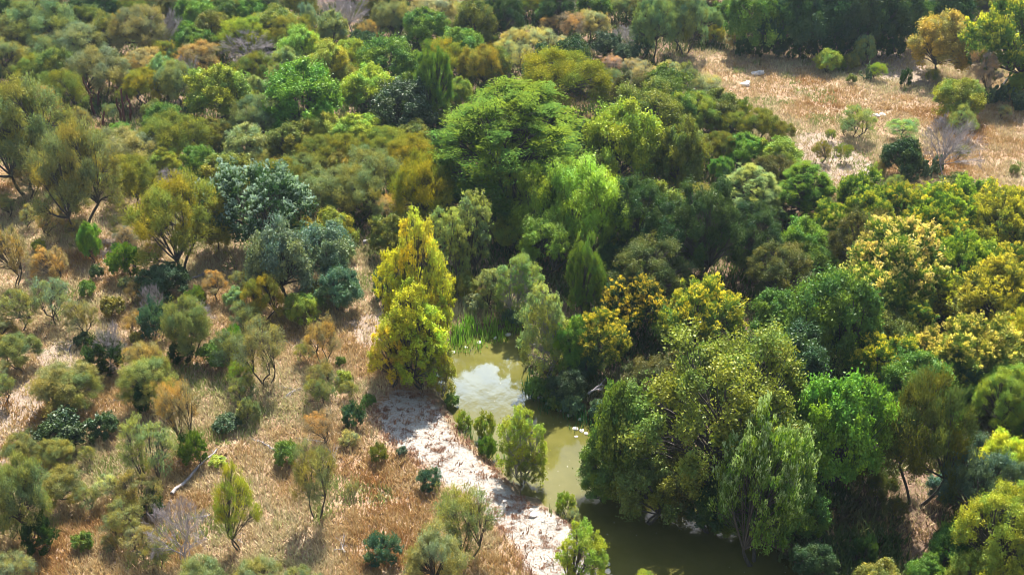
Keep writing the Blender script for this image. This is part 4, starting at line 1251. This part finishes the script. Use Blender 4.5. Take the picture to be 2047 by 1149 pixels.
# ---------------------------------------------------------------- labels
SHORT = [('big domed grey green mesquite', 'the farthest domed mesquite'), ('pale grey green dome of fine', 'the pale grey green dome'), ('grey violet leafless tree among', 'the grey violet leafless tree'),
 ('broad whitish leafless', 'the broad whitish leafless crown'), ('slim silvery tree', 'the slim silvery tree'), ('grey green mesquite with dark forked', 'the orange clearing'),
 ('pale silvery green tree', 'the pale silvery green tree'), ('mesquite with an ochre orange', 'the ochre topped mesquite'), ('bright green umbrella', 'the bright green umbrella tree'),
 ('broad vivid green tree with', 'the broad vivid green tree'), ('very large olive mesquite cut', 'the very large olive mesquite'), ('spreading olive brown', 'the spreading olive brown mesquite'),
 ('tall open mesquite with a long', 'the curving trunk mesquite'), ('mauve leafless crown behind', 'the mauve leafless crown'), ('flat topped green tree', 'the flat topped green tree'),
 ('whitish violet leafless bush', 'the whitish violet bush'), ('ochre brown feathery', 'the ochre brown feathery mesquite'), ('large golden olive', 'the large golden olive mesquite'),
 ('round mid green tree', 'the round mid green tree'), ('tree with yellow green top', 'the yellow topped tree'), ('slim upright green tree', 'the slim upright green tree'),
 ('great domed bald', 'the great domed cypress'), ('broad rounded olive', 'the broad rounded olive tree'), ('large upright yellow lime', 'the large yellow lime tree'),
 ('golden green dome', 'the golden green dome'), ('open airy green', 'the open airy cypress'), ('huge green tree with', 'the huge yellowish tipped tree'), ('orange ochre autumn', 'the orange autumn tree'),
 ('dried pinkish tan', 'the dried pinkish tree'), ('round lime green bush', 'the round lime bush tree'), ('small pale green tree with a thin', 'the small pale green field tree'),
 ('airy light green mesquite', 'the airy mid field mesquite'), ('dark green open tree', 'the dark open field tree'), ('violet grey leafless shrub', 'the violet leafless shrub'),
 ('bright green tree beside another', 'the bright green field corner tree'), ('soft blue tinted', 'the soft blue tinted tree'), ('tan brown twiggy', 'the tan brown twiggy mesquite'),
 ('small vivid lime crown', 'the small vivid lime crown'), ('tall ochre olive', 'the tall ochre mesquite'), ('silver leaved oak', 'the silver oak'), ('grey green oak dome', 'the grey green oak pair'),
 ('bright ochre yellow crown', 'the ochre yellow crown'), ('round orange ochre', 'the round orange mesquite'), ('silvery grey bushy', 'the silvery bushy mesquite'), ('grey leafless tree growing', 'the grey leafless tree'),
 ('light olive mesquite over', 'the light olive mesquite'), ('grey feathery fan', 'the grey fan shaped mesquite'), ('small tan mesquite', 'the small crooked tan mesquite'), ('broad olive mesquite above', 'the broad olive mesquite'),
 ('tallest yellow sycamore', 'the yellow sycamore clump'), ('speckled silver green', 'the speckled silver green tree'), ('pale olive green sycamore on', 'the olive far bank sycamore'),
 ('vivid green weeping', 'the vivid weeping willow'), ('tallest bright lime', 'the tallest lime willow'), ('narrow dark green cone', 'the dark cone shaped tree'), ('dark green tree with golden', 'the golden speckled tree'),
 ('round dark green tree with golden', 'the round golden tipped tree'), ('deep vivid green tree low', 'the deep vivid creek tree'), ('wide dark green tree', 'the wide dark wood tree'),
 ('rounded glossy deep', 'the rounded glossy tree'), ('widest pale cream', 'the widest cream tipped tree'), ('pinkish cream', 'the pinkish cream tipped tree'), ('yellow tree with crowded', 'the crowded yellow tree'),
 ('bright topped green tree', 'the bright topped green tree'), ('dome with orange gold', 'the orange gold tipped dome'), ('palest cream', 'the palest cream tree'), ('dark red purple', 'the dark red purple tree'),
 ('big round dark green', 'the big round dark bush'), ('tall tan mesquite with', 'the tall tan mesquite'), ('round light grey green', 'the fallen log mesquite'), ('round blue green bush', 'the round blue green bush'),
 ('open olive mesquite with a hook', 'the hooked limb mesquite'), ('light green mesquite with fork', 'the forked light green mesquite'), ('grey green mesquite with straight', 'the straight black trunk mesquite'),
 ('leafless pinkish grey', 'the leafless pinkish tree'), ('dark olive twiggy', 'the gravel edge mesquite'), ('broad grey green mesquite cut', 'the cut broad mesquite'), ('dark grey bush in orange', 'the dark grey bush'),
 ('grey green bush beside a leafy', 'the uphill grey green bush'), ('yellow lime sapling', 'the creek sapling clump'), ('yellow green sycamore rising', 'the lower edge sycamore'), ('green tree leaning out', 'the leaning bank tree'),
 ('broad fine leaved olive dome', 'the great olive dome'), ('silver topped drooping', 'the silver topped tree'), ('bright glossy green', 'the bright glossy tree'), ('tall dark olive mesquite', 'the tall dark olive mesquite'),
 ('silvery blue green', 'the silvery blue green tree'), ('bright yellow crown above', 'the bright yellow crown')]
LM = []
for p in placed:
    if p['lab']:
        for a, s_ in SHORT:
            if p['lab'].startswith(a): LM.append((p['px'], p['py'], s_)); break
used = {}
for p in placed:
    if p['lab']: used[p['lab']] = 1; p['o']['label'] = p['lab']
def size_word(p):
    w_ = p['w']; tall = p['H'] / (2 * p['a'])
    if p['k'][0] in 'JK': return 'small' if w_ < 32 else 'broad' if w_ > 60 else ''
    return 'tiny' if w_ < 28 else 'small' if w_ < 45 else 'large' if w_ > 105 else 'slender' if tall > 1.25 else 'mid sized' if w_ > 70 else ''
KINDWORD = {'L': ['oak', 'dense oak', 'round oak'], 'V': ['silver topped tree', 'leafy tree', 'broadleaf tree'], 'M': ['mesquite tree', 'feathery tree', 'fine leaved tree'], 'm': ['thin mesquite', 'open twiggy mesquite', 'sparse mesquite'], 'R': ['leafy tree', 'broadleaf tree', 'round leafy tree'], 'F': ['tall leafy tree', 'full crowned tree', 'deep crowned tree'],
 'T': ['yellow tipped tree', 'gold tipped tree', 'seeding tree'], 'O': ['dense oak', 'oak', 'round oak'], 'C': ['cypress', 'fine sprayed tree', 'layered tree'], 'S': ['sycamore', 'upright sycamore', 'large leaved tree'],
 'W': ['willow', 'drooping willow', 'weeping tree'], 'J': ['dense bush', 'upright bush', 'bush'], 'K': ['low shrub', 'rounded shrub', 'shrub'], 'B': ['leafless tree', 'bare twiggy tree', 'bare tree']}
for p in placed:
    if p['lab']: continue
    near = sorted(LM, key=lambda m: math.hypot(m[0] - p['px'], (m[1] - p['py']) * 1.3))[:9]
    cands = []
    for i, m in enumerate(near):
        dx, dy = p['px'] - m[0], p['py'] - m[1]; d = math.hypot(dx, dy)
        if abs(dx) < .55 * abs(dy):
            cands.append((d * .9, ('just behind ' if dy < 0 else 'just in front of ') + m[2]))
            if True: cands.append((d * 1.3, ('well behind ' if dy < 0 else 'well in front of ') + m[2]))
        for n_ in near[:9]:
            if n_[2] == m[2]: continue
            ex, ey = n_[0] - p['px'], n_[1] - p['py']; e = math.hypot(ex, ey)
            cs = -(dx * ex + dy * ey) / (d * e + 1e-6)       # -1: the two landmarks stand on opposite sides
            if cs < -.5 and near.index(n_) > i: cands.append(((d + e) * .62 * (1.6 + cs), 'between %s and %s' % (m[2], n_[2])))
            if cs > .3: pass
            mx_, my_ = n_[0] - m[0], n_[1] - m[1]; c2 = (dx * mx_ + dy * my_) / (d * math.hypot(mx_, my_) + 1e-6)
            if c2 > .4 and d < 260: cands.append((d * 1.15 + e * .35, 'beside %s toward %s' % (m[2], n_[2])))
    cands.sort()
    done = False
    for kw in KINDWORD[p['k'][0]]:
        for _, rel in cands[:30]:
            lab = ' '.join(('%s %s %s %s' % (size_word(p), COL[p['col']][1], kw, rel)).split())
            if lab not in used and 4 <= len(lab.split()) <= 16:
                used[lab] = 1; p['o']['label'] = lab; done = True; break
        if done: break
    if not done:                                          # a half hidden understorey tree nothing can single out: leave it away
        for ch in list(p['o'].children): bpy.data.objects.remove(ch)
        bpy.data.objects.remove(p['o'])
